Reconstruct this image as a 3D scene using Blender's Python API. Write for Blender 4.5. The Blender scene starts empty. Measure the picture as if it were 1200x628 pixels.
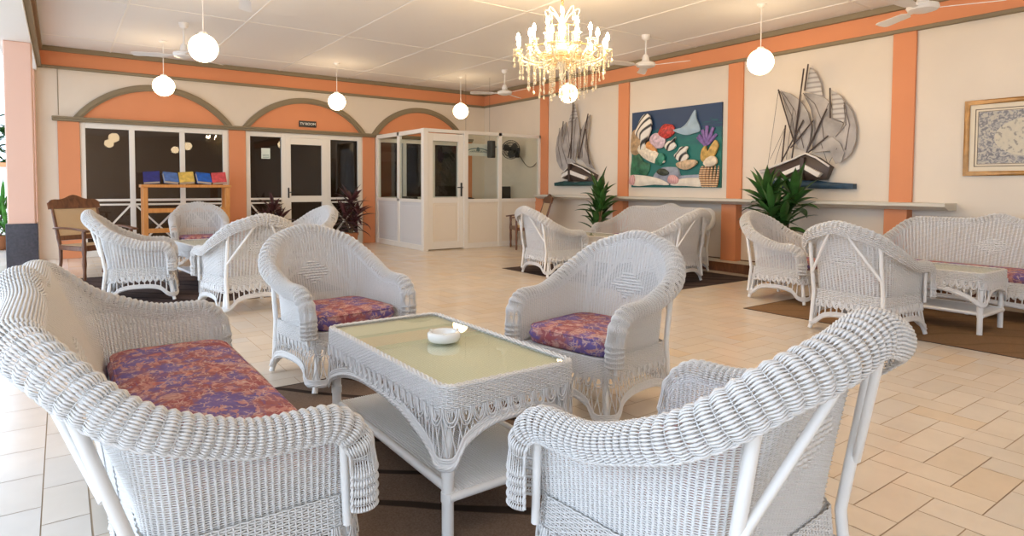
import bpy, math, random
import numpy as np
from mathutils import Vector, Matrix

random.seed(7)
rng = np.random.default_rng(7)
SC = bpy.context.scene
COL = SC.collection
PI = math.pi
YB = 12.32      # back wall
XR = 8.11       # right wall
ZC = 3.37       # ceiling

# ------------------------------------------------------------------ materials
def new_mat(name):
    m = bpy.data.materials.new(name); m.use_nodes = True
    nt = m.node_tree; nt.nodes.clear()
    out = nt.nodes.new('ShaderNodeOutputMaterial')
    return m, nt, out

def nd(nt, typ, **kw):
    n = nt.nodes.new(typ)
    for k, v in kw.items():
        if k in n.inputs: n.inputs[k].default_value = v
        else: setattr(n, k, v)
    return n

def pbsdf(nt, out, color=(.8, .8, .8), rough=.5, spec=.5, metal=0.):
    b = nd(nt, 'ShaderNodeBsdfPrincipled')
    b.inputs['Base Color'].default_value = (*color, 1)
    b.inputs['Roughness'].default_value = rough
    b.inputs['Metallic'].default_value = metal
    b.inputs['Specular IOR Level'].default_value = spec
    nt.links.new(b.outputs[0], out.inputs[0])
    return b

def simple(name, color, rough=.5, spec=.5, metal=0., var=0., vscale=6., bump=0., bscale=60.):
    m, nt, out = new_mat(name)
    b = pbsdf(nt, out, color, rough, spec, metal)
    L = nt.links
    if var or bump:
        tc = nd(nt, 'ShaderNodeTexCoord')
    if var:
        n = nd(nt, 'ShaderNodeTexNoise'); n.inputs['Scale'].default_value = vscale; n.inputs['Detail'].default_value = 4
        L.new(tc.outputs['Object'], n.inputs['Vector'])
        r = nd(nt, 'ShaderNodeValToRGB')
        r.color_ramp.elements[0].position = .3; r.color_ramp.elements[1].position = .7
        r.color_ramp.elements[0].color = (*[max(0, c * (1 - var)) for c in color], 1)
        r.color_ramp.elements[1].color = (*[min(1, c * (1 + var)) for c in color], 1)
        L.new(n.outputs['Fac'], r.inputs[0]); L.new(r.outputs[0], b.inputs['Base Color'])
    if bump:
        n2 = nd(nt, 'ShaderNodeTexNoise'); n2.inputs['Scale'].default_value = bscale
        L.new(tc.outputs['Object'], n2.inputs['Vector'])
        bp = nd(nt, 'ShaderNodeBump'); bp.inputs['Strength'].default_value = bump; bp.inputs['Distance'].default_value = .01
        L.new(n2.outputs['Fac'], bp.inputs['Height']); L.new(bp.outputs[0], b.inputs['Normal'])
    return m

def ramp(nt, stops, mode='LINEAR'):
    r = nd(nt, 'ShaderNodeValToRGB'); cr = r.color_ramp; cr.interpolation = mode
    while len(cr.elements) > 1: cr.elements.remove(cr.elements[-1])
    cr.elements[0].position = stops[0][0]; cr.elements[0].color = (*stops[0][1], 1)
    for p, c in stops[1:]:
        e = cr.elements.new(p); e.color = (*c, 1)
    return r

def wood(name, c1, c2, rough=.35, scale=3.):
    m, nt, out = new_mat(name); b = pbsdf(nt, out, c1, rough)
    tc = nd(nt, 'ShaderNodeTexCoord'); mp = nd(nt, 'ShaderNodeMapping'); mp.inputs['Scale'].default_value = (scale * 3, scale * 3, scale * .5)
    n = nd(nt, 'ShaderNodeTexNoise'); n.inputs['Scale'].default_value = 3; n.inputs['Detail'].default_value = 6; n.inputs['Distortion'].default_value = 1.2
    nt.links.new(tc.outputs['Object'], mp.inputs[0]); nt.links.new(mp.outputs[0], n.inputs['Vector'])
    r = ramp(nt, [(.3, c1), (.7, c2)]); nt.links.new(n.outputs['Fac'], r.inputs[0]); nt.links.new(r.outputs[0], b.inputs['Base Color'])
    return m

def glass(name, tint, fres=.06, ior=1.5, boost=1.):
    """clear pane: lets light straight through (tinted) and mirrors by Fresnel"""
    m, nt, out = new_mat(name)
    t = nd(nt, 'ShaderNodeBsdfTransparent'); t.inputs[0].default_value = (*tint, 1)
    g = nd(nt, 'ShaderNodeBsdfGlossy'); g.inputs['Roughness'].default_value = .01
    f = nd(nt, 'ShaderNodeFresnel'); f.inputs[0].default_value = ior
    mx = nd(nt, 'ShaderNodeMixShader')
    ge = nd(nt, 'ShaderNodeNewGeometry'); inv = nd(nt, 'ShaderNodeMath', operation='SUBTRACT'); inv.inputs[0].default_value = 1
    nt.links.new(ge.outputs['Backfacing'], inv.inputs[1])
    mu = nd(nt, 'ShaderNodeMath', operation='MULTIPLY'); nt.links.new(f.outputs[0], mu.inputs[0]); nt.links.new(inv.outputs[0], mu.inputs[1])
    nt.links.new(mu.outputs[0], mx.inputs[0]); nt.links.new(t.outputs[0], mx.inputs[1]); nt.links.new(g.outputs[0], mx.inputs[2])
    nt.links.new(mx.outputs[0], out.inputs[0])
    return m

def emit(name, color, strength):
    m, nt, out = new_mat(name)
    e = nd(nt, 'ShaderNodeEmission'); e.inputs[0].default_value = (*color, 1); e.inputs[1].default_value = strength
    nt.links.new(e.outputs[0], out.inputs[0])
    return m

def floral():
    m, nt, out = new_mat('floral_fabric'); b = pbsdf(nt, out, (.4, .1, .1), .85, .2)
    L = nt.links
    tc = nd(nt, 'ShaderNodeTexCoord')
    def noise(sc, det=3, dist=0.):
        n = nd(nt, 'ShaderNodeTexNoise'); n.inputs['Scale'].default_value = sc; n.inputs['Detail'].default_value = det; n.inputs['Distortion'].default_value = dist
        L.new(tc.outputs['Object'], n.inputs['Vector']); return n
    def mix(fac, a, bb, const=None):
        x = nd(nt, 'ShaderNodeMix', data_type='RGBA'); L.new(fac, x.inputs[0]); L.new(a, x.inputs[6])
        if const: x.inputs[7].default_value = (*const, 1)
        else: L.new(bb, x.inputs[7])
        return x.outputs[2]
    w = noise(14, 3)
    mv = nd(nt, 'ShaderNodeMix', data_type='RGBA'); mv.inputs[0].default_value = .07
    L.new(tc.outputs['Object'], mv.inputs[6]); L.new(w.outputs['Color'], mv.inputs[7])
    def band(n, stops):
        r = ramp(nt, stops); L.new(n, r.inputs[0]); return r.outputs[0]
    # rust ground with violet clouds
    col = band(noise(6.5, 4, .6).outputs['Fac'], [(.36, (.31, .085, .095)), (.45, (.33, .125, .13)), (.50, (.25, .12, .20)), (.57, (.15, .105, .29)), (.70, (.20, .15, .36))])
    # streaky leaves in salmon
    mp = nd(nt, 'ShaderNodeMapping'); mp.inputs['Scale'].default_value = (1, 3.2, 1); mp.inputs['Rotation'].default_value = (0, 0, .5)
    L.new(mv.outputs[2], mp.inputs[0])
    n2 = nd(nt, 'ShaderNodeTexNoise'); n2.inputs['Scale'].default_value = 17; n2.inputs['Detail'].default_value = 2; L.new(mp.outputs[0], n2.inputs['Vector'])
    col = mix(band(n2.outputs['Fac'], [(.55, (0, 0, 0)), (.61, (.85, .85, .85))]), col, None, (.54, .26, .23))
    col = mix(band(n2.outputs['Fac'], [(.33, (.7, .7, .7)), (.39, (0, 0, 0))]), col, None, (.17, .11, .26))
    # round flower heads with ringed petals
    v = nd(nt, 'ShaderNodeTexVoronoi'); v.inputs['Scale'].default_value = 9.5; L.new(mv.outputs[2], v.inputs['Vector'])
    pc = ramp(nt, [(.0, (.62, .25, .17)), (.25, (.58, .42, .36)), (.45, (.20, .14, .34)), (.6, (.55, .17, .12)), (.8, (.60, .36, .30))], 'CONSTANT')
    sx = nd(nt, 'ShaderNodeSeparateColor'); L.new(v.outputs['Color'], sx.inputs[0]); L.new(sx.outputs[0], pc.inputs[0])
    gate = nd(nt, 'ShaderNodeMath', operation='GREATER_THAN'); L.new(sx.outputs[1], gate.inputs[0]); gate.inputs[1].default_value = .45
    ringm = band(v.outputs['Distance'], [(0, (.9, .9, .9)), (.10, (.9, .9, .9)), (.13, (.1, .1, .1)), (.19, (.9, .9, .9)), (.25, (.15, .15, .15)), (.31, (.9, .9, .9)), (.38, (0, 0, 0))])
    gm = nd(nt, 'ShaderNodeMath', operation='MULTIPLY'); L.new(ringm, gm.inputs[0]); L.new(gate.outputs[0], gm.inputs[1])
    col = mix(gm.outputs[0], col, pc.outputs[0])
    # fine pale veins
    v2 = nd(nt, 'ShaderNodeTexVoronoi', feature='DISTANCE_TO_EDGE'); v2.inputs['Scale'].default_value = 38; L.new(mv.outputs[2], v2.inputs['Vector'])
    vm = nd(nt, 'ShaderNodeMath', operation='MULTIPLY'); L.new(band(v2.outputs['Distance'], [(.03, (.8, .8, .8)), (.10, (0, 0, 0))]), vm.inputs[0])
    L.new(band(noise(20, 2).outputs['Fac'], [(.47, (0, 0, 0)), (.56, (1, 1, 1))]), vm.inputs[1])
    col = mix(vm.outputs[0], col, None, (.62, .42, .36))
    L.new(col, b.inputs['Base Color'])
    return m

def attr_mat(name, attr='tint', rough=.3, spec=.5, var=.1, vscale=5., bump=0.):
    """surface whose pieces each have their own colour (stored per face)"""
    m, nt, out = new_mat(name); b = pbsdf(nt, out, (.8, .8, .8), rough, spec); L = nt.links
    a = nd(nt, 'ShaderNodeVertexColor'); a.layer_name = attr
    tc = nd(nt, 'ShaderNodeTexCoord')
    n = nd(nt, 'ShaderNodeTexNoise'); n.inputs['Scale'].default_value = vscale; n.inputs['Detail'].default_value = 5
    L.new(tc.outputs['Object'], n.inputs['Vector'])
    r = ramp(nt, [(.3, (1 - var,) * 3), (.7, (1,) * 3)]); L.new(n.outputs['Fac'], r.inputs[0])
    mx = nd(nt, 'ShaderNodeMix', data_type='RGBA', blend_type='MULTIPLY'); mx.inputs[0].default_value = 1
    L.new(a.outputs[0], mx.inputs[6]); L.new(r.outputs[0], mx.inputs[7]); L.new(mx.outputs[2], b.inputs['Base Color'])
    return m

def stripes(name, c1, c2, scale, axis='X', rough=.6, bump=.3, dist=0.):
    m, nt, out = new_mat(name); b = pbsdf(nt, out, c1, rough); L = nt.links
    tc = nd(nt, 'ShaderNodeTexCoord'); w = nd(nt, 'ShaderNodeTexWave'); w.inputs['Scale'].default_value = scale; w.bands_direction = axis
    w.inputs['Distortion'].default_value = dist
    L.new(tc.outputs['Object'], w.inputs['Vector'])
    r = ramp(nt, [(.1, c1), (.5, c2)]); L.new(w.outputs['Fac'], r.inputs[0]); L.new(r.outputs[0], b.inputs['Base Color'])
    bp = nd(nt, 'ShaderNodeBump'); bp.inputs['Strength'].default_value = bump; bp.inputs['Distance'].default_value = .004
    L.new(w.outputs['Fac'], bp.inputs['Height']); L.new(bp.outputs[0], b.inputs['Normal'])
    return m

def rug_mat(name, c1, c2, line):
    m, nt, out = new_mat(name); b = pbsdf(nt, out, c1, .95, .1); L = nt.links
    tc = nd(nt, 'ShaderNodeTexCoord')
    n = nd(nt, 'ShaderNodeTexNoise'); n.inputs['Scale'].default_value = 160; L.new(tc.outputs['Object'], n.inputs['Vector'])
    r = ramp(nt, [(.3, c1), (.7, c2)]); L.new(n.outputs['Fac'], r.inputs[0])
    w = nd(nt, 'ShaderNodeTexWave'); w.inputs['Scale'].default_value = 1.6; w.bands_direction = 'DIAGONAL'
    w.inputs['Distortion'].default_value = 3.5; w.inputs['Detail'].default_value = 1.; w.inputs['Detail Scale'].default_value = .8
    L.new(tc.outputs['Object'], w.inputs['Vector'])
    r2 = ramp(nt, [(.03, (1, 1, 1)), (.07, (0, 0, 0))]); L.new(w.outputs['Fac'], r2.inputs[0])
    mx = nd(nt, 'ShaderNodeMix', data_type='RGBA'); L.new(r2.outputs[0], mx.inputs[0]); L.new(r.outputs[0], mx.inputs[6]); mx.inputs[7].default_value = (*line, 1)
    L.new(mx.outputs[2], b.inputs['Base Color'])
    bp = nd(nt, 'ShaderNodeBump'); bp.inputs['Strength'].default_value = .5; bp.inputs['Distance'].default_value = .003
    L.new(n.outputs['Fac'], bp.inputs['Height']); L.new(bp.outputs[0], b.inputs['Normal'])
    return m

M = {}
M['wicker'] = simple('white_painted_wicker', (.71, .70, .69), .45, .4)
M['pole'] = simple('white_painted_cane', (.80, .79, .77), .35, .5)
M['floral'] = floral()
M['wall'] = simple('cream_wall_paint', (.74, .66, .56), .8, .2, var=.03, vscale=1.5)
M['ceil'] = simple('white_ceiling_board', (.80, .79, .79), .7, .3)
M['batten'] = simple('white_batten', (.84, .82, .79), .6, .3)
M['orange'] = simple('orange_paint', (.69, .28, .135), .7, .25, var=.02, vscale=2)
M['peach'] = simple('pale_peach_paint', (.76, .50, .40), .7, .25)
M['olive'] = simple('olive_grey_paint', (.25, .20, .125), .6, .3)
M['white'] = simple('white_gloss_paint', (.80, .77, .71), .4, .4)
M['office_panel'] = simple('cream_office_panel', (.78, .71, .60), .5, .3)
M['ledge'] = simple('pale_grey_ledge_paint', (.62, .58, .50), .5, .4)
M['darkglass'] = glass('smoked_window_glass', (.42, .36, .30), ior=1.6)
M['glass'] = glass('clear_office_glass', (.90, .93, .91), ior=1.45)
M['tableglass'] = glass('green_table_glass', (.955, .975, .93), ior=1.55)
M['grout'] = simple('brown_grout', (.42, .31, .21), .9, .1)
M['tile'] = attr_mat('beige_ceramic_tile', rough=.22, spec=.5, var=.08, vscale=4)
M['black'] = simple('black_plastic', (.012, .012, .014), .4)
M['blackgloss'] = simple('polished_dark_granite', (.035, .028, .036), .15, .5, var=.4, vscale=40)
M['darkwood'] = wood('dark_teak', (.085, .032, .015), (.19, .075, .032), .3)
M['orangewood'] = wood('varnished_pine', (.55, .22, .05), (.66, .31, .09), .35)
M['cane'] = stripes('woven_cane', (.46, .30, .16), (.62, .45, .27), 60, 'DIAGONAL', .6, .4)
M['globe'] = emit('lit_opal_globe', (1., .74, .44), 19.)
M['bulb'] = emit('lit_candle_bulb', (1., .71, .38), 430.)
M['fan'] = simple('white_fan_enamel', (.80, .78, .76), .3, .5)
M['chrome'] = simple('chrome', (.7, .7, .7), .2, .5, 1.)
M['gold'] = simple('gilt_wood', (.36, .185, .05), .35, .5, .2, var=.25, vscale=12)
M['rug'] = rug_mat('brown_patterned_carpet', (.15, .10, .07), (.22, .155, .115), (.045, .03, .022))
M['coir'] = rug_mat('brown_plain_carpet', (.20, .115, .058), (.27, .165, .09), (.20, .12, .06))
M['darkrug'] = rug_mat('dark_carpet', (.055, .038, .036), (.095, .066, .058), (.02, .014, .014))
M['leaf'] = simple('glossy_green_leaf', (.035, .105, .022), .35, .5, var=.45, vscale=9)
M['redleaf'] = simple('dark_red_leaf', (.075, .025, .028), .35, .5, var=.6, vscale=9)
M['stem'] = simple('plant_cane_stem', (.20, .13, .07), .8)
M['soil'] = simple('potting_soil', (.05, .032, .02), .95, .1, var=.4, vscale=60, bump=.5)
M['pot'] = simple('terracotta_pot', (.42, .17, .08), .75, .2)
M['ceramic'] = simple('white_ceramic', (.82, .82, .80), .15, .5)
M['paper'] = simple('pale_paper', (.72, .80, .74), .8)
M['ink'] = simple('grey_print', (.22, .30, .30), .8)
M['signwhite'] = simple('white_lettering', (.85, .85, .82), .5)
M['crystal'] = simple('cut_crystal', (.92, .84, .66), .08, .8)
_m, _nt, _o = new_mat('clear_crystal')
_g = nd(_nt, 'ShaderNodeBsdfGlass'); _g.inputs['Color'].default_value = (1, .95, .82, 1); _g.inputs['IOR'].default_value = 1.6
_t = nd(_nt, 'ShaderNodeBsdfTransparent'); _t.inputs[0].default_value = (1, .93, .75, 1)
_d = nd(_nt, 'ShaderNodeBsdfPrincipled'); _d.inputs['Base Color'].default_value = (1, .92, .74, 1); _d.inputs['Roughness'].default_value = .1
_x = nd(_nt, 'ShaderNodeMixShader'); _x.inputs[0].default_value = .45
_x2 = nd(_nt, 'ShaderNodeMixShader'); _x2.inputs[0].default_value = .45
_nt.links.new(_g.outputs[0], _x.inputs[1]); _nt.links.new(_t.outputs[0], _x.inputs[2])
_nt.links.new(_x.outputs[0], _x2.inputs[1]); _nt.links.new(_d.outputs[0], _x2.inputs[2]); _nt.links.new(_x2.outputs[0], _o.inputs[0])
M['drop'] = _m

# ------------------------------------------------------------------ mesh builder
def nrm(a):
    return a / np.maximum(np.linalg.norm(a, axis=-1, keepdims=True), 1e-9)

class MB:
    def __init__(s):
        s.V = []; s.Q = []; s.N = []; s.n = 0; s.mat = []; s.nm = []; s.tint = []
    def add(s, V, Q=None, ngons=None, mi=0):
        V = np.asarray(V, float).reshape(-1, 3); b = s.n
        s.V.append(V); s.n += len(V)
        if Q is not None and len(Q):
            Q = np.asarray(Q, int).reshape(-1, 4) + b; s.Q.append(Q); s.mat.append(np.full(len(Q), mi))
        for g in ngons or ():
            s.N.append([int(i) + b for i in g]); s.nm.append(mi)
        return s
    # -- batches of strands: P (m,n,3), N normals (m,n,3); rb across, rn along the normal
    def strands(s, P, N, rb, rn=None, sides=4, mask=None, closed=False, caps=False, mi=0):
        P = np.asarray(P, float); N = np.asarray(N, float)
        if P.ndim == 2: P = P[None]; N = np.broadcast_to(N, P.shape)
        N = np.broadcast_to(N, P.shape)
        m, n, _ = P.shape
        if rn is None: rn = rb
        if closed:
            T = np.roll(P, -1, 1) - np.roll(P, 1, 1)
        else:
            T = np.gradient(P, axis=1)
        T = nrm(T); N = nrm(N - (N * T).sum(-1, keepdims=True) * T); B = np.cross(T, N)
        ph = np.arange(sides) * 2 * PI / sides
        rb = np.asarray(rb, float); rn = np.asarray(rn, float)
        rb = rb[..., None, None] if rb.ndim else rb
        rn = rn[..., None, None] if rn.ndim else rn
        V = P[:, :, None, :] + rb * np.cos(ph)[None, None, :, None] * B[:, :, None, :] + rn * np.sin(ph)[None, None, :, None] * N[:, :, None, :]
        idx = np.arange(m * n * sides).reshape(m, n, sides)
        a = idx if closed else idx[:, :-1]
        b = np.roll(idx, -1, 1) if closed else idx[:, 1:]
        Q = np.stack([a, np.roll(a, -1, 2), np.roll(b, -1, 2), b], -1)
        if mask is not None:
            mm = (mask & np.roll(mask, -1, 1)) if closed else (mask[:, :-1] & mask[:, 1:])
            Q = Q[mm]
        ng = []
        if caps and not closed:
            for i in range(m):
                ng.append(idx[i, 0, ::-1]); ng.append(idx[i, -1])
        s.add(V, Q.reshape(-1, 4), ng, mi)
        return s
    def tube(s, pts, r, sides=10, caps=True, up=None, mi=0, closed=False):
        P = np.asarray(pts, float)
        d = P[-1] - P[0] if not closed else np.array([0, 0, 0.])
        if up is None:
            ax = np.argmin(np.abs(nrm(d))) if not closed else 2
            up = np.eye(3)[ax]
        N = np.broadcast_to(np.asarray(up, float), P.shape)
        r = np.asarray(r, float)
        if r.ndim == 0: r = np.full(len(P), float(r))
        return s.strands(P[None], N[None], r[None], None, sides, None, closed, caps, mi)
    def box(s, c, d, rz=0., bev=0., mi=0, R=None):
        """bevelled box; c centre, d full sizes"""
        hx, hy, hz = d[0] / 2, d[1] / 2, d[2] / 2
        b = min(bev, hx * .9, hy * .9, hz * .9)
        if b <= 0:
            V = np.array([[x, y, z] for z in (-hz, hz) for y in (-hy, hy) for x in (-hx, hx)])
            F = [(0, 2, 3, 1), (4, 5, 7, 6), (0, 1, 5, 4), (2, 6, 7, 3), (0, 4, 6, 2), (1, 3, 7, 5)]
            ng = None
        else:
            V = []; ids = {}
            for sx in (-1, 1):
                for sy in (-1, 1):
                    for sz in (-1, 1):
                        for k in range(3):
                            p = [sx * hx, sy * hy, sz * hz]
                            for j in range(3):
                                if j != k: p[j] -= (sx, sy, sz)[j] * b
                            ids[(sx, sy, sz, k)] = len(V); V.append(p)
            V = np.array(V); F = []; ng = []
            for k in range(3):
                o = [j for j in range(3) if j != k]
                for sg in (-1, 1):
                    loop = []
                    for a_, b_ in ((-1, -1), (1, -1), (1, 1), (-1, 1)):
                        sgn = [0, 0, 0]; sgn[k] = sg; sgn[o[0]] = a_; sgn[o[1]] = b_
                        loop.append(ids[(*sgn, k)])
                    F.append(loop)
            for k in range(3):
                o = [j for j in range(3) if j != k]
                for a_ in (-1, 1):
                    for b_ in (-1, 1):
                        q = []
                        for (sg, kk) in ((-1, o[0]), (1, o[0]), (1, o[1]), (-1, o[1])):
                            sgn = [0, 0, 0]; sgn[k] = sg; sgn[o[0]] = a_; sgn[o[1]] = b_
                            q.append(ids[(*sgn, kk)])
                        F.append(q)
            for sx in (-1, 1):
                for sy in (-1, 1):
                    for sz in (-1, 1): ng.append([ids[(sx, sy, sz, k)] for k in range(3)])
            # orient outward
            def fix(l):
                p = V[l]; nn = np.cross(p[1] - p[0], p[2] - p[0]); return l if (nn @ p.mean(0)) > 0 else l[::-1]
            F = [fix(list(f)) for f in F]; ng = [fix(list(g)) for g in ng]
        if R is not None: V = V @ np.asarray(R).T
        elif rz:
            c_, s_ = math.cos(rz), math.sin(rz); V = V @ np.array([[c_, -s_, 0], [s_, c_, 0], [0, 0, 1]]).T
        return s.add(V + np.asarray(c, float), F, ng, mi)
    def bb(s, x0, x1, y0, y1, z0, z1, bev=0., mi=0):
        return s.box(((x0 + x1) / 2, (y0 + y1) / 2, (z0 + z1) / 2), (abs(x1 - x0), abs(y1 - y0), abs(z1 - z0)), bev=bev, mi=mi)
    def lathe(s, prof, c=(0, 0, 0), n=24, mi=0, axis='z'):
        prof = np.asarray(prof, float); a = np.arange(n) * 2 * PI / n
        V = np.stack([prof[:, None, 0] * np.cos(a), prof[:, None, 0] * np.sin(a), np.broadcast_to(prof[:, None, 1], (len(prof), n))], -1)
        if axis == 'y': V = V[..., [0, 2, 1]] * np.array([1, -1, 1])
        if axis == 'x': V = V[..., [2, 0, 1]]
        idx = np.arange(len(prof) * n).reshape(len(prof), n)
        Q = np.stack([idx[:-1], np.roll(idx[:-1], -1, 1), np.roll(idx[1:], -1, 1), idx[1:]], -1).reshape(-1, 4)
        ng = []
        if prof[0, 0] > 1e-4: ng.append(idx[0, ::-1])
        if prof[-1, 0] > 1e-4: ng.append(idx[-1])
        return s.add(V.reshape(-1, 3) + np.asarray(c, float), Q, ng, mi)
    def sphere(s, c, r, n=16, m=10, mi=0, sc=(1, 1, 1)):
        th = np.linspace(0, PI, m + 1)
        V = np.stack([np.sin(th)[:, None] * np.cos(np.arange(n) * 2 * PI / n), np.sin(th)[:, None] * np.sin(np.arange(n) * 2 * PI / n), np.broadcast_to(-np.cos(th)[:, None], (m + 1, n))], -1) * r * np.asarray(sc)
        idx = np.arange((m + 1) * n).reshape(m + 1, n)
        Q = np.stack([idx[:-1], np.roll(idx[:-1], -1, 1), np.roll(idx[1:], -1, 1), idx[1:]], -1).reshape(-1, 4)
        return s.add(V.reshape(-1, 3) + np.asarray(c, float), Q, None, mi)
    def prism(s, outline, z0, z1, frame=None, mi=0):
        """outline (n,2) extruded z0..z1; frame = (origin, ex, ey, ez)"""
        o = np.asarray(outline, float); n = len(o)
        a = 0.5 * np.sum(o[:, 0] * np.roll(o[:, 1], -1) - np.roll(o[:, 0], -1) * o[:, 1])
        if a < 0: o = o[::-1]
        V = np.concatenate([np.c_[o, np.full(n, z0)], np.c_[o, np.full(n, z1)]])
        i = np.arange(n); j = np.roll(i, -1)
        Q = np.stack([i, j, j + n, i + n], -1)
        ng = [list(range(n))[::-1], list(range(n, 2 * n))]
        if frame is not None:
            O, ex, ey, ez = [np.asarray(v, float) for v in frame]
            V = O + V[:, :1] * ex + V[:, 1:2] * ey + V[:, 2:] * ez
            if np.dot(np.cross(ex, ey), ez) < 0:
                Q = Q[:, ::-1]; ng = [g[::-1] for g in ng]
        return s.add(V, Q, ng, mi)
    def grid(s, V, mi=0):
        V = np.asarray(V, float); a, b, _ = V.shape
        idx = np.arange(a * b).reshape(a, b)
        Q = np.stack([idx[:-1, :-1], idx[:-1, 1:], idx[1:, 1:], idx[1:, :-1]], -1).reshape(-1, 4)
        return s.add(V.reshape(-1, 3), Q, None, mi)
    def mesh(s, name, mats, smooth=False, tint=None):
        me = bpy.data.meshes.new(name)
        V = np.concatenate(s.V); me.vertices.add(len(V)); me.vertices.foreach_set('co', V.astype(np.float32).ravel())
        Q = np.concatenate(s.Q) if s.Q else np.zeros((0, 4), int)
        lens = [4] * len(Q) + [len(g) for g in s.N]
        loops = np.concatenate([Q.ravel()] + [np.array(g, int) for g in s.N]) if s.N else Q.ravel()
        me.loops.add(len(loops)); me.loops.foreach_set('vertex_index', loops.astype(np.int32))
        lens = np.array(lens, int); st = np.concatenate([[0], np.cumsum(lens)[:-1]])
        me.polygons.add(len(lens)); me.polygons.foreach_set('loop_start', st.astype(np.int32))
        mi = np.concatenate([*(s.mat or [np.zeros(0, int)]), np.array(s.nm, int)])
        me.polygons.foreach_set('material_index', mi.astype(np.int32))
        sm = np.zeros(len(lens), bool)
        if smooth is True: sm[:] = True
        me.polygons.foreach_set('use_smooth', sm)
        for m in (mats if isinstance(mats, (list, tuple)) else [mats]): me.materials.append(m)
        me.update(calc_edges=True)
        if tint is not None:
            at = me.color_attributes.new('tint', 'FLOAT_COLOR', 'CORNER')
            c = np.repeat(np.c_[tint, np.ones(len(tint))], lens, axis=0)
            at.data.foreach_set('color', c.astype(np.float32).ravel())
        me.validate()
        return me
    def build(s, name, mats, parent=None, smooth=False, autosmooth=None, tint=None):
        me = s.mesh(name, mats, smooth, tint)
        if autosmooth:
            me.polygons.foreach_set('use_smooth', np.ones(len(me.polygons), bool))
            me.set_sharp_from_angle(angle=math.radians(autosmooth))
        o = bpy.data.objects.new(name, me); COL.objects.link(o)
        if parent is not None: o.parent = parent
        return o

def tag(o, label=None, cat=None, group=None, kind=None):
    if label: o['label'] = label
    if cat: o['category'] = cat
    if group: o['group'] = group
    if kind: o['kind'] = kind
    return o

def struct(o, label=None, cat=None):
    o['kind'] = 'structure'
    if label: o['label'] = label
    if cat: o['category'] = cat
    return o

def thing(name, label, cat, loc=(0, 0, 0), rz=0., group=None):
    o = bpy.data.objects.new(name, None); o.empty_display_size = .1; COL.objects.link(o)
    o.location = loc; o.rotation_euler = (0, 0, rz)
    return tag(o, label, cat, group)

def copy_tree(o, parent=None):
    c = o.copy(); COL.objects.link(c); c.parent = parent
    for ch in list(o.children): copy_tree(ch, c)
    return c
# ------------------------------------------------------------------ wicker furniture
def sstep(x, a, b):
    t = np.clip((x - a) / (b - a), 0, 1); return t * t * (3 - 2 * t)

def plan_path(hw, yf, yb, rc, ds):
    """U shaped plan from the left front tip round the back to the right front tip"""
    pts = [(-hw, yf), (-hw, yb - rc)]
    for k in range(1, 17):
        a = PI - k * PI / 2 / 16
        pts.append((-hw + rc + rc * math.cos(a), yb - rc + rc * math.sin(a)))
    pts += [(-x, y) for x, y in pts[::-1]]
    pts = np.array(pts); d = np.r_[0, np.cumsum(np.linalg.norm(np.diff(pts, axis=0), axis=1))]
    n = int(round(d[-1] / ds / 2)) * 2 + 1
    u = np.linspace(0, d[-1], n)
    P = np.c_[np.interp(u, d, pts[:, 0]), np.interp(u, d, pts[:, 1])]
    T = nrm(np.gradient(P, axis=0))
    for _ in range(3): T[1:-1] = nrm(T[:-2] + T[1:-1] * 2 + T[2:])
    O = np.c_[-T[:, 1], T[:, 0]]     # outward (left of travel: travel +y on the left side -> -x)
    return u, P, O

def rect_loop(hx, y0, y1, r, ds):
    pts = []
    for (cx, cy, a0) in ((hx - r, y0 + r, -PI / 2), (hx - r, y1 - r, 0), (-hx + r, y1 - r, PI / 2), (-hx + r, y0 + r, PI)):
        for k in range(7): a = a0 + k * PI / 12; pts.append((cx + r * math.cos(a), cy + r * math.sin(a)))
    pts = np.array(pts + pts[:1]); d = np.r_[0, np.cumsum(np.linalg.norm(np.diff(pts, axis=0), axis=1))]
    n = int(round(d[-1] / ds / 4)) * 4
    u = np.arange(n) * d[-1] / n
    P = np.c_[np.interp(u, d, pts[:, 0]), np.interp(u, d, pts[:, 1])]
    T = nrm(np.roll(P, -1, 0) - np.roll(P, 1, 0)); O = np.c_[T[:, 1], -T[:, 0]]
    return u, d[-1], P, O

def v3(P2, z):
    z = np.broadcast_to(np.asarray(z, float), P2.shape[:-1]); return np.concatenate([P2, z[..., None]], -1)

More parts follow.
